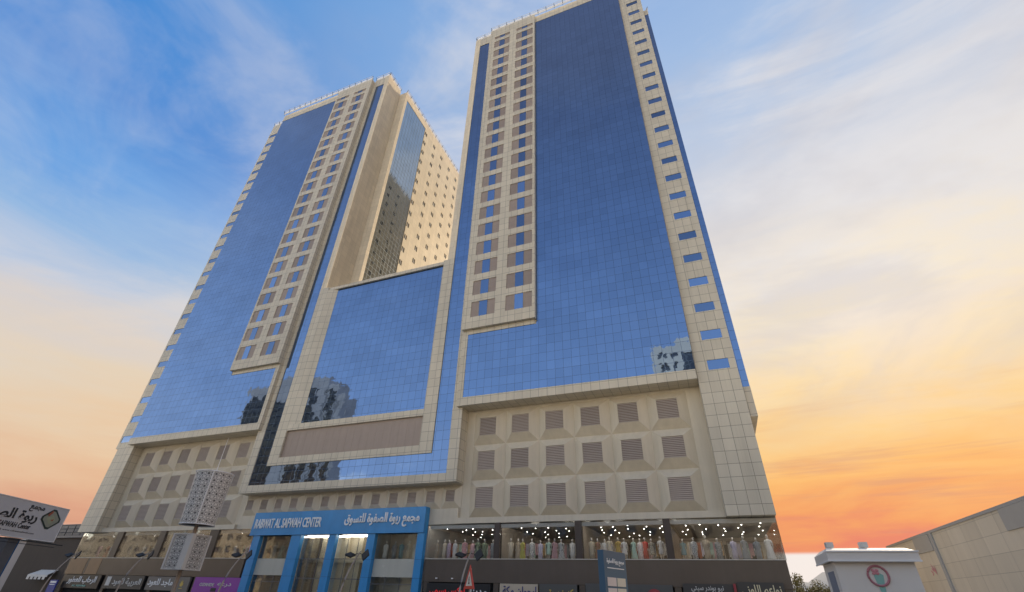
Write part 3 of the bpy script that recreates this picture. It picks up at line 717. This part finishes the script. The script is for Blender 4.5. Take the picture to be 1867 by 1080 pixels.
sign('shop_sign', -17.3, -13.45, 1.4, 3.16, 'greydark', 'dark shop sign with yellow letters beside the beige one', [('كنوز بيوتي', 'gold', -15.3, 2.35, 3.0, .85)])
def redc(o, y):
    q = MB(); n = 24
    q.quad([(-6.2+.75*math.cos(2*math.pi*k/n), y-.03, 2.2+.75*math.sin(2*math.pi*k/n)) for k in range(n)]); q.build('emblem', MT['maroon'], o)
    lettering('i', o, MT['white'], -6.15, y-.03, 2.35, .16, .7, .02)
sign('shop_sign', -12.6, -4.55, 1.4, 3.28, 'greydark', 'plain grey shop sign with a round red emblem behind the pylon', [('مول', 'maroon', -10.2, 2.2, 1.0, .7)], extra=redc)
sign('shop_sign', -3.65, .55, 1.5, 3.42, 'charcoal', 'dark shop sign with small white script, right of the round red emblem', [('نيو بوندر سيتي', 'offwhite', -1.6, 3.0, 2.7, .55), ('شركة', 'offwhite', -.2, 2.35, 1.0, .4)])
o = sign('sign_divider', .58, .78, 1.2, 3.46, 'maroon', 'narrow red upright strip between two dark shop signs', [], y=51.0)
o['category'] = 'sign strip'; del o['group']
sign('shop_sign', .85, 4.55, 1.4, 3.6, 'charcoal', 'dark shop sign with pale gold letters at the right corner', [('نواعم الاوز', 'paleyellow', 2.95, 2.95, 2.7, .95), ('perfumes', 'paleyellow', 1.3, 2.75, .7, .3)])
o = empty('poster', (-94.6, 50.6, 0), 'small blue and white upright poster left of the black shop sign', 'poster')
q = MB(); q.box(-95.4, -93.6, 50.6, 50.75, .6, 2.35, 0); q.build('board', MT['posterblue'], o)
q = MB(); q.box(-95.2, -93.8, 50.58, 50.599, 1.95, 2.2); q.box(-95.2, -93.9, 50.58, 50.599, 1.72, 1.82); q.build('print', MT['white'], o)

# ------------------------------------------------------------------ mannequins in the windows
def mannequin_mesh(kind):
    m = MB(); m.smooth = True
    if kind == 'gown': prof = [(.34, .02), (.33, .2), (.27, .6), (.21, .9), (.165, 1.08), (.19, 1.25), (.205, 1.38), (.12, 1.46), (.06, 1.49)]
    elif kind == 'robe': prof = [(.25, .08), (.25, .5), (.235, .9), (.225, 1.15), (.23, 1.36), (.13, 1.46), (.06, 1.49)]
    else: prof = [(.24, .42), (.25, .5), (.22, .8), (.155, 1.05), (.18, 1.24), (.20, 1.38), (.12, 1.46), (.06, 1.49)]
    m.lathe(prof, 18, 0, .72)
    for s in (1, -1): m.tube([(s*.17, 0, 1.41), (s*.245, -.01, 1.30), (s*.28, -.02, 1.08), (s*.27, -.08, .9)], [.06, .062, .055, .06], 8, 0)
    return m
def figure_mesh():
    m = MB(); m.smooth = True
    m.lathe([(.05, 1.46), (.046, 1.55), (.06, 1.565), (.082, 1.61), (.092, 1.68), (.085, 1.75), (.05, 1.80), (.0, 1.81)], 14, 0, 1.12)
    for s in (1, -1):
        m.tube([(s*.275, -.06, .92), (s*.268, -.11, .80), (s*.26, -.14, .72)], [.036, .03, .018], 7, 0)
        m.tube([(s*.09, 0, .6), (s*.085, .01, .1)], [.06, .038], 8, 0); m.tube([(s*.085, .02, .03), (s*.085, -.14, .02)], [.04, .03], 7, 0)
    m.lathe([(.2, 0), (.2, .012)], 16)
    return m
GM = {}
def cloth(c, pattern=0):
    key = (c, pattern)
    if key in GM: return GM[key]
    m, nt, p, o = newmat('cloth'); tc = nt.nodes.new('ShaderNodeTexCoord').outputs['Object']
    fold_shade = NOISE(nt, VM(nt, 'MULTIPLY', tc, (9, 9, .6)), 1, 3, .5)  # light and dark of cloth folds, painted as vertical streaks
    col = VM(nt, 'SCALE', c, scale=M(nt, 'ADD', .75, M(nt, 'MULTIPLY', fold_shade, .5)))
    if pattern: col = MIX(nt, SS(nt, NOISE(nt, tc, 22, 2, .5), .54, .58), col, (.04, .04, .05, 1) if pattern == 1 else (.5, .2, .22, 1))
    lk(nt, col, p.inputs['Base Color']); p.inputs['Roughness'].default_value = .8; GM[key] = m; return m
C_ = dict(white=(.72, .71, .70), cream=(.60, .53, .42), beige=(.45, .37, .28), tan=(.42, .28, .14), yellow=(.60, .55, .15), lilac=(.55, .50, .62), pink=(.58, .36, .38), mint=(.40, .55, .48), grey=(.28, .30, .32), charcoal=(.07, .075, .08), red=(.50, .06, .05), gold=(.52, .36, .10), green=(.22, .27, .18), teal=(.2, .33, .36), brown=(.22, .12, .07), rust=(.40, .10, .04))
meshes = {}
ORD = ['first', 'second', 'third', 'fourth', 'fifth', 'sixth', 'seventh', 'eighth', 'ninth', 'tenth', 'eleventh', 'twelfth']
def put_mannequin(x, y, z, kind, cname, pat, label, rz=0, k=1.0):
    o = empty('mannequin', (x, y, z), label, 'mannequin', 'dressed mannequins in the upper shop windows', rz); o.scale = (k, k, k)
    mm = cloth(C_[cname], pat)
    key = (kind, cname, pat)
    if key not in meshes:
        g_ = mannequin_mesh(kind).build('dress', mm, o, local=True); meshes[key] = g_.data
    else:
        g_ = bpy.data.objects.new('dress', meshes[key]); COL.objects.link(g_); g_.parent = o
    if 'fig' not in meshes:
        h = figure_mesh().build('figure', MT['skin'], o, local=True); meshes['fig'] = h.data
    else:
        h = bpy.data.objects.new('figure', meshes['fig']); COL.objects.link(h); h.parent = o
SETS = [
 (0, 'the window right of the portal', [('beige', 'robe', 0), ('cream', 'robe', 0), ('lilac', 'robe', 2), ('white', 'robe', 0), ('pink', 'gown', 2), ('pink', 'robe', 0), ('green', 'gown', 0), ('green', 'robe', 0), ('grey', 'robe', 0)]),
 (1, 'the window above the beige sign', [('cream', 'robe', 0), ('beige', 'gown', 0), ('yellow', 'gown', 0), ('white', 'robe', 1), ('lilac', 'robe', 0), ('mint', 'dress', 0), ('pink', 'gown', 0), ('white', 'gown', 1), ('white', 'robe', 0)]),
 (2, 'the window behind the pylon', [('cream', 'robe', 0), ('tan', 'gown', 2), ('white', 'robe', 0), ('cream', 'dress', 0), ('gold', 'gown', 0), ('white', 'dress', 0), ('mint', 'gown', 0), ('white', 'robe', 2), ('red', 'robe', 0), ('cream', 'dress', 1), ('white', 'dress', 0)]),
 (3, 'the right corner window', [('teal', 'dress', 0), ('white', 'robe', 1), ('beige', 'robe', 0), ('grey', 'robe', 1), ('lilac', 'robe', 0), ('grey', 'gown', 0), ('grey', 'robe', 0), ('white', 'gown', 0)]),
 (4, 'the leftmost upper window', [('cream', 'robe', 0), ('pink', 'robe', 0), ('rust', 'gown', 0), ('white', 'robe', 0)]),
 (5, 'the window above the charcoal sign', [('cream', 'robe', 0), ('charcoal', 'robe', 0), ('white', 'gown', 0), ('tan', 'robe', 0), ('grey', 'robe', 0)]),
 (6, 'the window behind the lattice lamp', [('white', 'robe', 0), ('brown', 'robe', 0), ('beige', 'gown', 0), ('charcoal', 'robe', 0)]),
 (7, 'the window left of the portal', [('cream', 'robe', 0), ('charcoal', 'gown', 1), ('white', 'gown', 0), ('charcoal', 'robe', 0), ('white', 'robe', 0), ('pink', 'robe', 0)]),
]
KW = {'robe': 'straight', 'gown': 'flared', 'dress': 'knee-length'}
PW = {0: '', 1: ' dark-dotted', 2: ' red-flecked'}
for bi, where, lst in SETS:
    x0, x1 = BAYS[bi]
    for i, (cn, kd, pt) in enumerate(lst):
        x = x0+.35+(x1-x0-.7)*(i+.5)/len(lst)+random.uniform(-.15, .15)
        put_mannequin(x, 52.35+random.uniform(-.1, .7), 5.365, kd, cn, pt, f'{cn}{PW[pt]} {KW[kd]} dress on the {ORD[i]} mannequin in {where}', random.uniform(-.5, .5), random.uniform(1.0, 1.16))
for where, x0, x1, lst, z in (("the portal's left upper window", -55.7, -50.8, [('rust', 'robe', 0), ('white', 'gown', 0), ('mint', 'gown', 0), ('white', 'robe', 0), ('beige', 'gown', 0)], 5.32), ("the portal's right upper window", -37.5, -32.1, [('white', 'robe', 0), ('grey', 'robe', 0), ('teal', 'robe', 0), ('beige', 'robe', 0), ('white', 'gown', 0)], 5.32)):
    for i, (cn, kd, pt) in enumerate(lst):
        put_mannequin(x0+(x1-x0)*(i+.5)/len(lst), 52.1+random.uniform(0, .6), z, kd, cn, pt, f'{cn} {KW[kd]} dress on the {ORD[i]} mannequin in {where}', random.uniform(-.5, .5), 1.05)
# rails of hung clothes deeper in the shops
CL = [cloth(C_[k]) for k in ('white', 'beige', 'grey', 'white', 'lilac', 'pink', 'cream', 'rust', 'mint', 'tan')]
RW = ['the window next to the portal', 'the window above the beige sign', 'the window behind the pylon', 'the corner window', 'the far left window', 'the window above the charcoal sign', 'the window behind the lattice lamp', 'the window left of the portal']
for bi, (x0, x1) in enumerate(BAYS):
    for k in range(2):
        xa = x0+(x1-x0)*(.04+.48*k); xb = xa+(x1-x0)*.44; y = 55.8+1.4*k
        o = empty('clothes_rail', ((xa+xb)/2, y, 5.36), f'{"left" if k == 0 else "right"} rail of hanging clothes at the back of {RW[bi]}', 'clothes rail', 'clothes rails inside the upper shops')
        q = MB()
        for x in (xa, xb): q.tube([(x, y, 5.36), (x, y, 7.3)], .03, 6)
        q.tube([(xa, y, 7.3), (xb, y, 7.3)], .025, 6); q.build('rail', MT['steel'], o)
        q = MB(); n = int((xb-xa)/.13)
        for i in range(n):
            x = xa+.06+(xb-xa-.12)*i/n; h = random.uniform(1.1, 1.6); wd = random.uniform(.19, .25); mi = (i//3*7+bi*3+k) % 10
            q.quad([(x, y-wd, 7.1), (x, y-.03, 7.25), (x, y+.03, 7.25), (x, y+wd, 7.1), (x, y+wd*1.1, 7.2-h), (x, y-wd*1.1, 7.2-h)], mi)
            q.quad([(x, y-wd, 7.1), (x+.1, y-wd*.95, 7.08), (x+.1, y-wd*1.05, 7.2-h), (x, y-wd*1.1, 7.2-h)], mi)
        tag(q.build('hung_clothes', CL, o), kind='stuff')

# ------------------------------------------------------------------ billboard on the left
az = math.atan2(1.052, -.586)
BBL = 9.6
o = empty('billboard', (-49.25, 25, 0), 'white mall billboard with black lettering and a diamond emblem', 'billboard', rz=az)
o.rotation_euler = (0, 0, az)
# local x runs from far left end (negative) to the right end at 0; local -y faces the camera side
zt, zb = 7.03, 4.72
q = MB(); q.box(-BBL, 0, 0, .3, zb, zt, 0); q.build('board', MT['board'], o, local=True)
q = MB(); q.box(-BBL, 0, -.03, .33, zt, zt+.05); q.box(0, .05, -.03, .33, zb-.05, zt+.05); q.box(-BBL, 0, -.03, .33, zb-.05, zb); q.build('frame', MT['white'], o, local=True)
q = MB(); q.box(-3.9, -2.95, .35, 1.1, -.1, zb-.06, 0); q.box(-2.949, -2.80, .36, 1.09, -.1, zb-.06, 1)
q.build('leg', [MT['postgrey'], MT['deepblue']], o, local=True)
q = MB(); q.box(-8.6, -7.7, .35, 1.1, -.1, zb-.06, 0); q.box(-7.699, -7.55, .36, 1.09, -.1, zb-.06, 1); q.build('leg', [MT['postgrey'], MT['deepblue']], o, local=True)
q = MB()
for k in range(10): q.tube([(-BBL+k*1.02+.1, -.8, zb-.25), (-BBL+k*1.02+.1, .3, zb-.1)], .025, 5)
q.tube([(-BBL, -.8, zb-.25), (0, -.8, zb-.25)], .035, 5); q.tube([(-BBL, -.35, zb-.42), (-.1, -.3, zb-.40)], .02, 5); q.build('catwalk', MT['metal'], o, local=True)
lettering('مجمع', o, MT['ink'], -3.3, 0, 6.62, 1.5, .42, .02, .02, local=True)
lettering('ربوة الصفوة', o, MT['ink'], -5.6, 0, 6.02, 5.6, .85, .02, .03, local=True)
lettering('RABWAT AL SAFWAH Center', o, MT['ink'], -5.75, 0, 5.42, 5.4, .33, .02, .02, local=True)
lettering('@rabwatcenter   @ www.rabwatsafwah.com', o, MT['ink'], -5.2, 0, 5.04, 5.6, .14, .01, .0, local=True)
q = MB(); cx, cz, rd = -1.45, 6.15, .62
def dia(r, y, mi):
    pts = []
    for k in range(4):
        a0 = math.pi/2*k
        for da in (-.16, .16): pts.append((cx+r*math.cos(a0+da)*1.5, y, cz+r*math.sin(a0+da)))
    q.quad(pts, mi)
dia(.70, -.012, 0); dia(.56, -.02, 1); dia(.30, -.028, 2)
q.quad([(cx-.55, -.034, cz+.28), (cx-.2, -.034, cz+.62), (cx-.1, -.034, cz+.45), (cx-.4, -.034, cz+.15)], 3); q.quad([(cx-.05, -.034, cz-.05), (cx+.3, -.034, cz+.05), (cx+.2, -.034, cz-.12)], 3)
q.build('emblem', [plain('dark green', (.025, .04, .03)), plain('pale olive', (.33, .34, .26)), plain('sage', (.38, .40, .26)), plain('brick orange', (.38, .10, .05))], o, local=True)

# ------------------------------------------------------------------ lattice lamp
o = empty('lattice_lamp', (-26.9, 20, 0), 'tall white street lamp with a pierced drum above a pierced box', 'street lamp')
def at(m, name, mats, loc, par=None): return m.build(name, mats, par or o, loc, local=True)
q = MB(); q.tube([(0, 0, 0), (0, 0, 5)], .1, 12); q.tube([(0, 0, 0), (0, 0, .3)], .3, 12); at(q, 'pole', MT['steel'], (0, 0, 0))
q = MB(); q.tube([(0, 0, 7.6), (0, 0, 9.75)], [.022, .012], 6); at(q, 'antenna', MT['rail'], (0, 0, 0))
q = MB(); q.smooth = True; n = 48; rad = .87; rt = 1.0; h = 2.72
for k in range(n):
    a0, a1 = 2*math.pi*k/n, 2*math.pi*(k+1)/n
    q.quad([(rad*math.cos(a0), rad*math.sin(a0), 0), (rad*math.cos(a1), rad*math.sin(a1), 0), (rt*math.cos(a1), rt*math.sin(a1), h), (rt*math.cos(a0), rt*math.sin(a0), h)])
drum = at(q, 'drum', MT['lat_round'], (0, 0, 4.9))
q = MB(); q.lathe([(rad-.07, .02), (rt-.07, h-.02)], 32); q.build('liner', plain('drum liner', (.09, .088, .085), .8), drum, local=True)
q = MB()
for z, r0 in ((0, rad), (h, rt)):
    q.tube([(r0*math.cos(2*math.pi*k/n), r0*math.sin(2*math.pi*k/n), z) for k in range(n+1)], .03, 6)
ang = math.atan2(-20, 26.9)-.12
q.tube([(rad*1.02*math.cos(ang), rad*1.02*math.sin(ang), 0), (rt*1.02*math.cos(ang), rt*1.02*math.sin(ang), h)], .035, 6)
q.build('hoop', MT['white'], drum, local=True)
bx = MB(); w2 = .60; zb_, zt_ = 0, 1.65
for (xa, ya), (xb, yb) in (((-w2, -w2), (w2, -w2)), ((w2, -w2), (w2, w2)), ((w2, w2), (-w2, w2)), ((-w2, w2), (-w2, -w2))):
    bx.quad([(xa, ya, zb_), (xb, yb, zb_), (xb, yb, zt_), (xa, ya, zt_)])
box = at(bx, 'lattice_box', MT['lat_flat'], (0, 0, 2.75)); box.rotation_euler = (0, 0, R(8))
q = MB(); q.box(-w2+.07, w2-.07, -w2+.07, w2-.07, .05, 1.6, 1)
for xa, ya in ((-w2, -w2), (w2, -w2), (w2, w2), (-w2, w2)): q.box(xa-.05, xa+.05, ya-.05, ya+.05, -.02, 1.67, 0)
q.box(w2-.36, w2+.012, -w2-.012, -w2+.22, 0, 1.65, 0)
for z in (-.02, 1.62):
    for s in (-1, 1): q.box(-w2, w2, s*w2-.03, s*w2+.03, z, z+.05, 0); q.box(s*w2-.03, s*w2+.03, -w2, w2, z, z+.05, 0)
q.build('corner_strip', [MT['offwhite'], plain('box liner', (.12, .115, .11), .8)], box, local=True)

# ------------------------------------------------------------------ curved floodlight poles
def flood(X0, label):
    o = empty('floodlight_pole', (X0, 28.1, 0), label, 'light pole', 'curved floodlight poles along the pavement')
    q = MB(); q.smooth = True
    pts = [(0, 0, 0)]+[(0, 1.4*(t/12)**2.2, 1+3.35*t/12) for t in range(13)]
    q.tube(pts, [.07]+[.065-.025*t/12 for t in range(13)], 8); q.build('pole', MT['steel'], o, local=True)
    for s, tilt in ((-1, 1.2), (1, .35)):
        q = MB(); q.box(-.26, .26, -.05, .05, -.24, .24, xf=Matrix.Translation((s*.62, 1.15, 4.1)) @ Matrix.Rotation(-tilt*s*.25-(.6 if s > 0 else 0), 4, 'Y') @ Matrix.Rotation(-tilt, 4, 'X'))
        q.tube([(0, 1.3, 4.2), (s*.5, 1.15, 4.12)], .022, 6); q.build('floodlight', MT['metal'], o, local=True)
for x, l in ((-53.6, 'curved floodlight pole beside the billboard leg, leftmost of the row'), (-44.1, 'curved floodlight pole in front of the charcoal sign'), (-33.3, 'curved floodlight pole in front of the purple sign'), (-22.8, 'curved floodlight pole in front of the portal doors'), (-14.4, 'curved floodlight pole beside the triangular warning sign')):
    flood(x, l)

# ------------------------------------------------------------------ warning triangle, pylon
o = empty('warning_sign', (-9.3, 19, 0), 'red and white triangular warning sign seen almost edge-on', 'traffic sign', rz=R(-39))
q = MB(); q.tube([(0, .05, 0), (0, .05, 2.9)], .035, 8); q.build('pole', MT['steel'], o, local=True)
def tri(r, y0, y1):
    m = MB(); P3 = [(r*math.sin(2*math.pi*k/3), r*math.cos(2*math.pi*k/3)) for k in range(3)]
    f0 = [(x, y0, 2.48+z) for x, z in P3]; f1 = [(x, y1, 2.48+z) for x, z in P3]
    m.quad(f0); m.quad(f1[::-1])
    for k in range(3): m.quad([f0[k], f0[(k+1) % 3], f1[(k+1) % 3], f1[k]])
    return m
tri(.54, 0, .03).build('plate', plain('red enamel', (.60, .05, .03), .35), o, local=True)
tri(.33, -.006, -.001).build('face', plain('white enamel', (.75, .72, .62), .35), o, local=True)
q = MB(); q.box(-.02, .02, -.012, -.007, 2.40, 2.62); q.box(-.06, .06, -.012, -.007, 2.38, 2.42); q.quad([(-.05, -.012, 2.5), (0, -.012, 2.64), (.05, -.012, 2.5)]); q.build('symbol', MT['ink'], o, local=True)

o = empty('directory_pylon', (-5.2, 25, 0), 'grey blue directory pylon with white name plates in two columns', 'pylon sign', rz=R(90-17))
q = MB(); q.box(0, 2.25, 0, .32, 0, 4.02); q.build('body', MT['greyblue'], o, local=True)
for c in range(2):
    for r_i in range(5):
        q = MB(); q.box(.22+c*.95, .22+c*.95+.86, -.02, -.001, 2.55-r_i*.43, 2.55-r_i*.43+.35)
        q.build('name_plate', plain('name plate', ((.72, .62, .58), (.70, .64, .52))[c], .4, var=.12), o, local=True)
lettering('مجمع ربوة الصفوة', o, MT['white'], 1.15, 0, 3.55, 1.75, .30, .02, .02, local=True)
q = MB(); q.box(.3, 2.0, -.015, -.001, 3.27, 3.31); q.build('underline', MT['white'], o, local=True)

# ------------------------------------------------------------------ right side: long stone wall building, kiosk, tree
o = empty('stone_building', (16, 50, 0), 'long low building with warm stone panels receding along the right edge', 'building')
q = MB(); q.box(16, 34, 6, 63.5, 0, 7.15); q.build('wall', MT['wallstone'], o)
q = MB(); q.box(15.93, 34.1, 5.95, 63.6, 7.15, 7.33, 0); q.build('coping', MT['bandgrey'], o)
for y in (50.4, 34.2, 20):
    q = MB(); q.box(15.9, 16.02, y, y+.5, 0, 7.14); q.build('groove_strip', MT['bandgrey'], o)
GB = plain('grey band', (.46, .45, .42), .6)
for ya, yb in ((51.2, 55.2), (35, 38.6)):
    q = MB(); q.box(15.93, 15.998, ya, yb, 6.0, 7.14); q.build('grey_panel', GB, o)
q = MB()
for (dy, dz, a_) in ((0, 0, .5), (.35, -.1, -.3), (-.3, -.25, 1.2), (.1, -1.9, .4)):
    for s in (-1, 1):
        c0 = Vector((15.985, 53+dy, 4.6+dz)); t_ = Vector((0, .55*math.cos(a_+s*.35), .55*math.sin(a_+s*.35)+.2)); n_ = Vector((0, -t_.z, t_.y))*.16
        q.quad([c0, c0+t_*.5+n_, c0+t_, c0+t_*.5-n_])
q.build('floral_motif', MT['pink'], o)

o = empty('kiosk', (4.5, 20, 0), 'small white roadside kiosk with a pink and mint ice-cream emblem', 'kiosk')
q = MB(); q.box(3.42, 5.6, 20, 22.2, 0, 3.25); 
q.build('wall', MT['kiosk'], o)
q = MB(); q.box(3.26, 5.76, 19.85, 22.5, 3.27, 3.53)
q.quad([(3.26, 19.85, 3.531), (5.76, 19.85, 3.531), (5.6, 20.4, 3.66), (3.4, 20.4, 3.66)]); q.quad([(3.4, 20.4, 3.66), (5.6, 20.4, 3.66), (5.6, 22, 3.66), (3.4, 22, 3.66)])
q.quad([(3.26, 19.85, 3.531), (3.4, 20.4, 3.66), (3.4, 22, 3.66), (3.26, 22.5, 3.531)]); q.quad([(5.76, 19.85, 3.531), (5.6, 20.4, 3.66), (5.6, 22, 3.66), (5.76, 22.5, 3.531)])
q.build('roof', MT['kiosk'], o)
q = MB(); q.box(3.24, 5.78, 19.82, 19.86, 3.51, 3.55); q.box(3.24, 5.78, 19.82, 19.86, 3.24, 3.285); q.box(3.24, 3.28, 19.86, 22.5, 3.24, 3.285); q.build('trim', MT['white'], o)
q = MB()
for x, y in ((3.45, 20.6), (4.45, 20.6)): q.box(x, x+.22, y, y+.3, 3.7, 3.86)
q.build('roof_lamp', MT['offwhite'], o)
q = MB(); cx, cz = 4.52, 2.86
q.tube([(cx+.27*math.cos(2*math.pi*k/28), 19.985, cz+.27*math.sin(2*math.pi*k/28)) for k in range(29)], .036, 6, 0)
q.quad([(cx-.12, 19.985, cz), (cx-.06, 19.985, cz-.46), (cx+.06, 19.985, cz-.46), (cx+.14, 19.985, cz+.02), (cx, 19.985, cz+.1)], 1)
for a_ in range(6): q.lathe([(.0, -.045), (.05, -.02), (.05, .02), (.0, .045)], 8, 2, .2, (cx-.1+.05*(a_ % 3), 19.975, cz+.06+.055*(a_//3)+.03*(a_ % 2)))
q.build('emblem', [plain('dusty maroon', (.48, .20, .23)), MT['mint'], MT['pink']], o)
q = MB(); q.box(3.405, 3.419, 20.5, 21.6, 1.0, 3.0, 0); q.build('side_panel', plain('blue grey panel', (.22, .25, .32)), o)

# tree behind the kiosk
o = empty('tree', (9.4, 78, 0), 'olive green bushy tree between the mall corner and the kiosk', 'tree')
q = MB(); q.smooth = True
q.tube([(9.4, 78, 0), (9.5, 78, 1.6), (9.35, 78.1, 2.8)], [.22, .17, .1], 8)
for k in range(7):
    a_ = k*.9; q.tube([(9.45, 78, 1.7+k*.15), (9.45+1.3*math.cos(a_), 78+1.3*math.sin(a_), 3.4+.2*k)], [.07, .02], 6)
q.build('trunk', MT['bark'], o)
q = MB(); rnd = random.Random(3)
cl_ = [(9.6+rnd.uniform(-2.2, 2.6), 78+rnd.gauss(0, 1.1), 3.1+rnd.gauss(0, .55), rnd.uniform(.6, 1.0)) for _ in range(30)]
for (x, y, z, r) in cl_:
    for _ in range(220):
        dd = Vector((rnd.gauss(0, 1), rnd.gauss(0, 1), rnd.gauss(0, 1))).normalized()*r*rnd.uniform(.4, 1.05); p = Vector((x, y, max(1.2, z)))+dd
        u = Vector((rnd.gauss(0, 1), rnd.gauss(0, 1), rnd.gauss(0, 1))).normalized(); v = u.cross(dd.normalized()+Vector((.01, .02, .3))).normalized(); sz = rnd.uniform(.08, .17)
        q.quad([p-u*sz, p+v*sz*.45, p+u*sz, p-v*sz*.45])
q.build('crown', MT['leaf'], o)

# ------------------------------------------------------------------ left neighbours
o = empty('brown_building', (-103, 56, 0), 'low dark brown building with a railed flat roof, left of the mall', 'building')
q = MB(); q.box(-112, -95.9, 53, 80, 0, 8.3); q.build('wall', MT['neigh'], o)
q = MB(); q.box(-112.2, -95.85, 52.7, 80, 8.3, 8.6); q.build('roof_slab', MT['postgrey'], o)
q = MB()
for i in range(9): q.tube([(-112+i*2, 52.9, 8.6), (-112+i*2, 52.9, 10.2)], .05, 6)
for z in (9.1, 9.65, 10.2): q.tube([(-112.1, 52.9, z), (-95.9, 52.9, z)], .045, 6)
q.build('roof_railing', MT['metal'], o)
q = MB(); q.box(-111, -96.5, 54.5, 70, 8.6, 10.6); q.build('penthouse', MT['postgrey'], o)
o = empty('awning', (-100.5, 52.5, 0), 'small scalloped grey white awning on the dark brown building', 'awning')
q = MB()
q.quad([(-103.6, 52.95, 3.7), (-99, 52.95, 3.7), (-98.7, 51.6, 3.0), (-103.9, 51.6, 3.0)])
for i in range(5):
    x0 = -103.9+i*1.04; q.box(x0, x0+.62, 51.58, 51.62, 2.35, 3.0); q.box(x0+.62, x0+1.04, 51.585, 51.615, 2.7, 3.0)
q.build('canopy', MT['kiosk'], o)
o = empty('white_building', (-128, 58, 0), 'pale pinkish building corner behind the blue billboard leg', 'building')
q = MB(); q.box(-150, -112.5, 54, 80, 0, 8.0); q.build('wall', plain('pinkish render', (.46, .40, .36), .8, 0, .08, .3, streak=.08), o)
q = MB(); q.box(-150.2, -112.45, 53.8, 80.2, 8.0, 8.35); q.build('parapet', MT['offwhite'], o)

# ------------------------------------------------------------------ buildings across the street, seen mirrored in the glass
SF = [(-330, -262, 20), (-258, -196, 23), (-193, -104, 21), (-101, -56, 22), (-54.5, -6, 20.5), (-5, 60, 22)]
for k, (xa, xb, h) in enumerate(SF):
    o = empty('street_building', ((xa+xb)/2, -45, 0), ('long low brown', 'taller grey brown', 'low tan', 'grey four-storey', 'low dark brown', 'low grey')[k]+' building across the street, mirrored in the shop windows', 'building', 'low buildings across the street')
    q = MB(); hl_ = [(xa+2+i*5, xa+4.4+i*5, z, z+1.7) for i in range(int((xb-xa-3)/5)) for z in range(5, int(h)-2, 4)]
    q.holed(lambda u, v, w: (u, -38-w, v), xa, xb, 0, h, hl_, .3); q.box(xa, xb, -60, -38.6, 0, h-.4)
    q.build('wall', plain('street render', ((.36, .30, .23), (.32, .29, .25), (.40, .33, .25), (.30, .30, .29), (.30, .25, .20), (.36, .34, .31))[k], .8, streak=.15), o)
    q = MB(); q.box(xa+1, xb-1, -38.55, -38.35, 3, h-1); q.build('glazing', MT['navyglass'], o)
o = empty('dark_high_rise', (-182, -75, 0), 'dark high-rise mirrored low in the framed centre glass', 'tower')
q = MB()
for (xa, xb, h, y1) in ((-214, -196, 90, -62), (-195.8, -176, 93, -60), (-175.8, -163, 90.5, -61), (-162.9, -157, 87, -62), (-156.9, -152.5, 81, -63)): q.box(xa, xb, -71, y1, 0, h)
q.build('wall', MT['navy'], o)
q = MB()
for (xa, xb, h, y1) in ((-213, -197, 84, -62), (-194.8, -184, 80, -60), (-174, -169, 86, -61), (-168, -164, 70, -61), (-162, -158, 83, -62), (-156, -153.4, 60, -63)): q.box(xa, xb, y1+.01, y1+.3, 4, h)
q.build('glazing', MT['navyglass'], o)
o = empty('white_high_rise', (5, -75, 0), 'white high-rise mirrored low in the right-hand tower glass', 'tower')
q = MB(); hl_ = []
for i in range(3):
    for k in range(17): hl_.append((-8.2+i*2.6, -6.7+i*2.6, 8+k*4.2, 10.2+k*4.2))
hl_ += [(.2, 4.6, 68, 76.5)]
q.holed(lambda u, v, w: (u, -60-w, v), -10, 6, 0, 80, hl_, .6)
q.box(-9.9, 5.9, -92, -60.9, 0, 79.6); q.box(-2, 5.9, -60.8, -60, 80, 82.0)
q.build('wall', MT['greywall'], o)
q = MB(); q.box(-9, 5.5, -60.85, -60.6, 6, 78); q.build('glazing', MT['navyglass'], o)
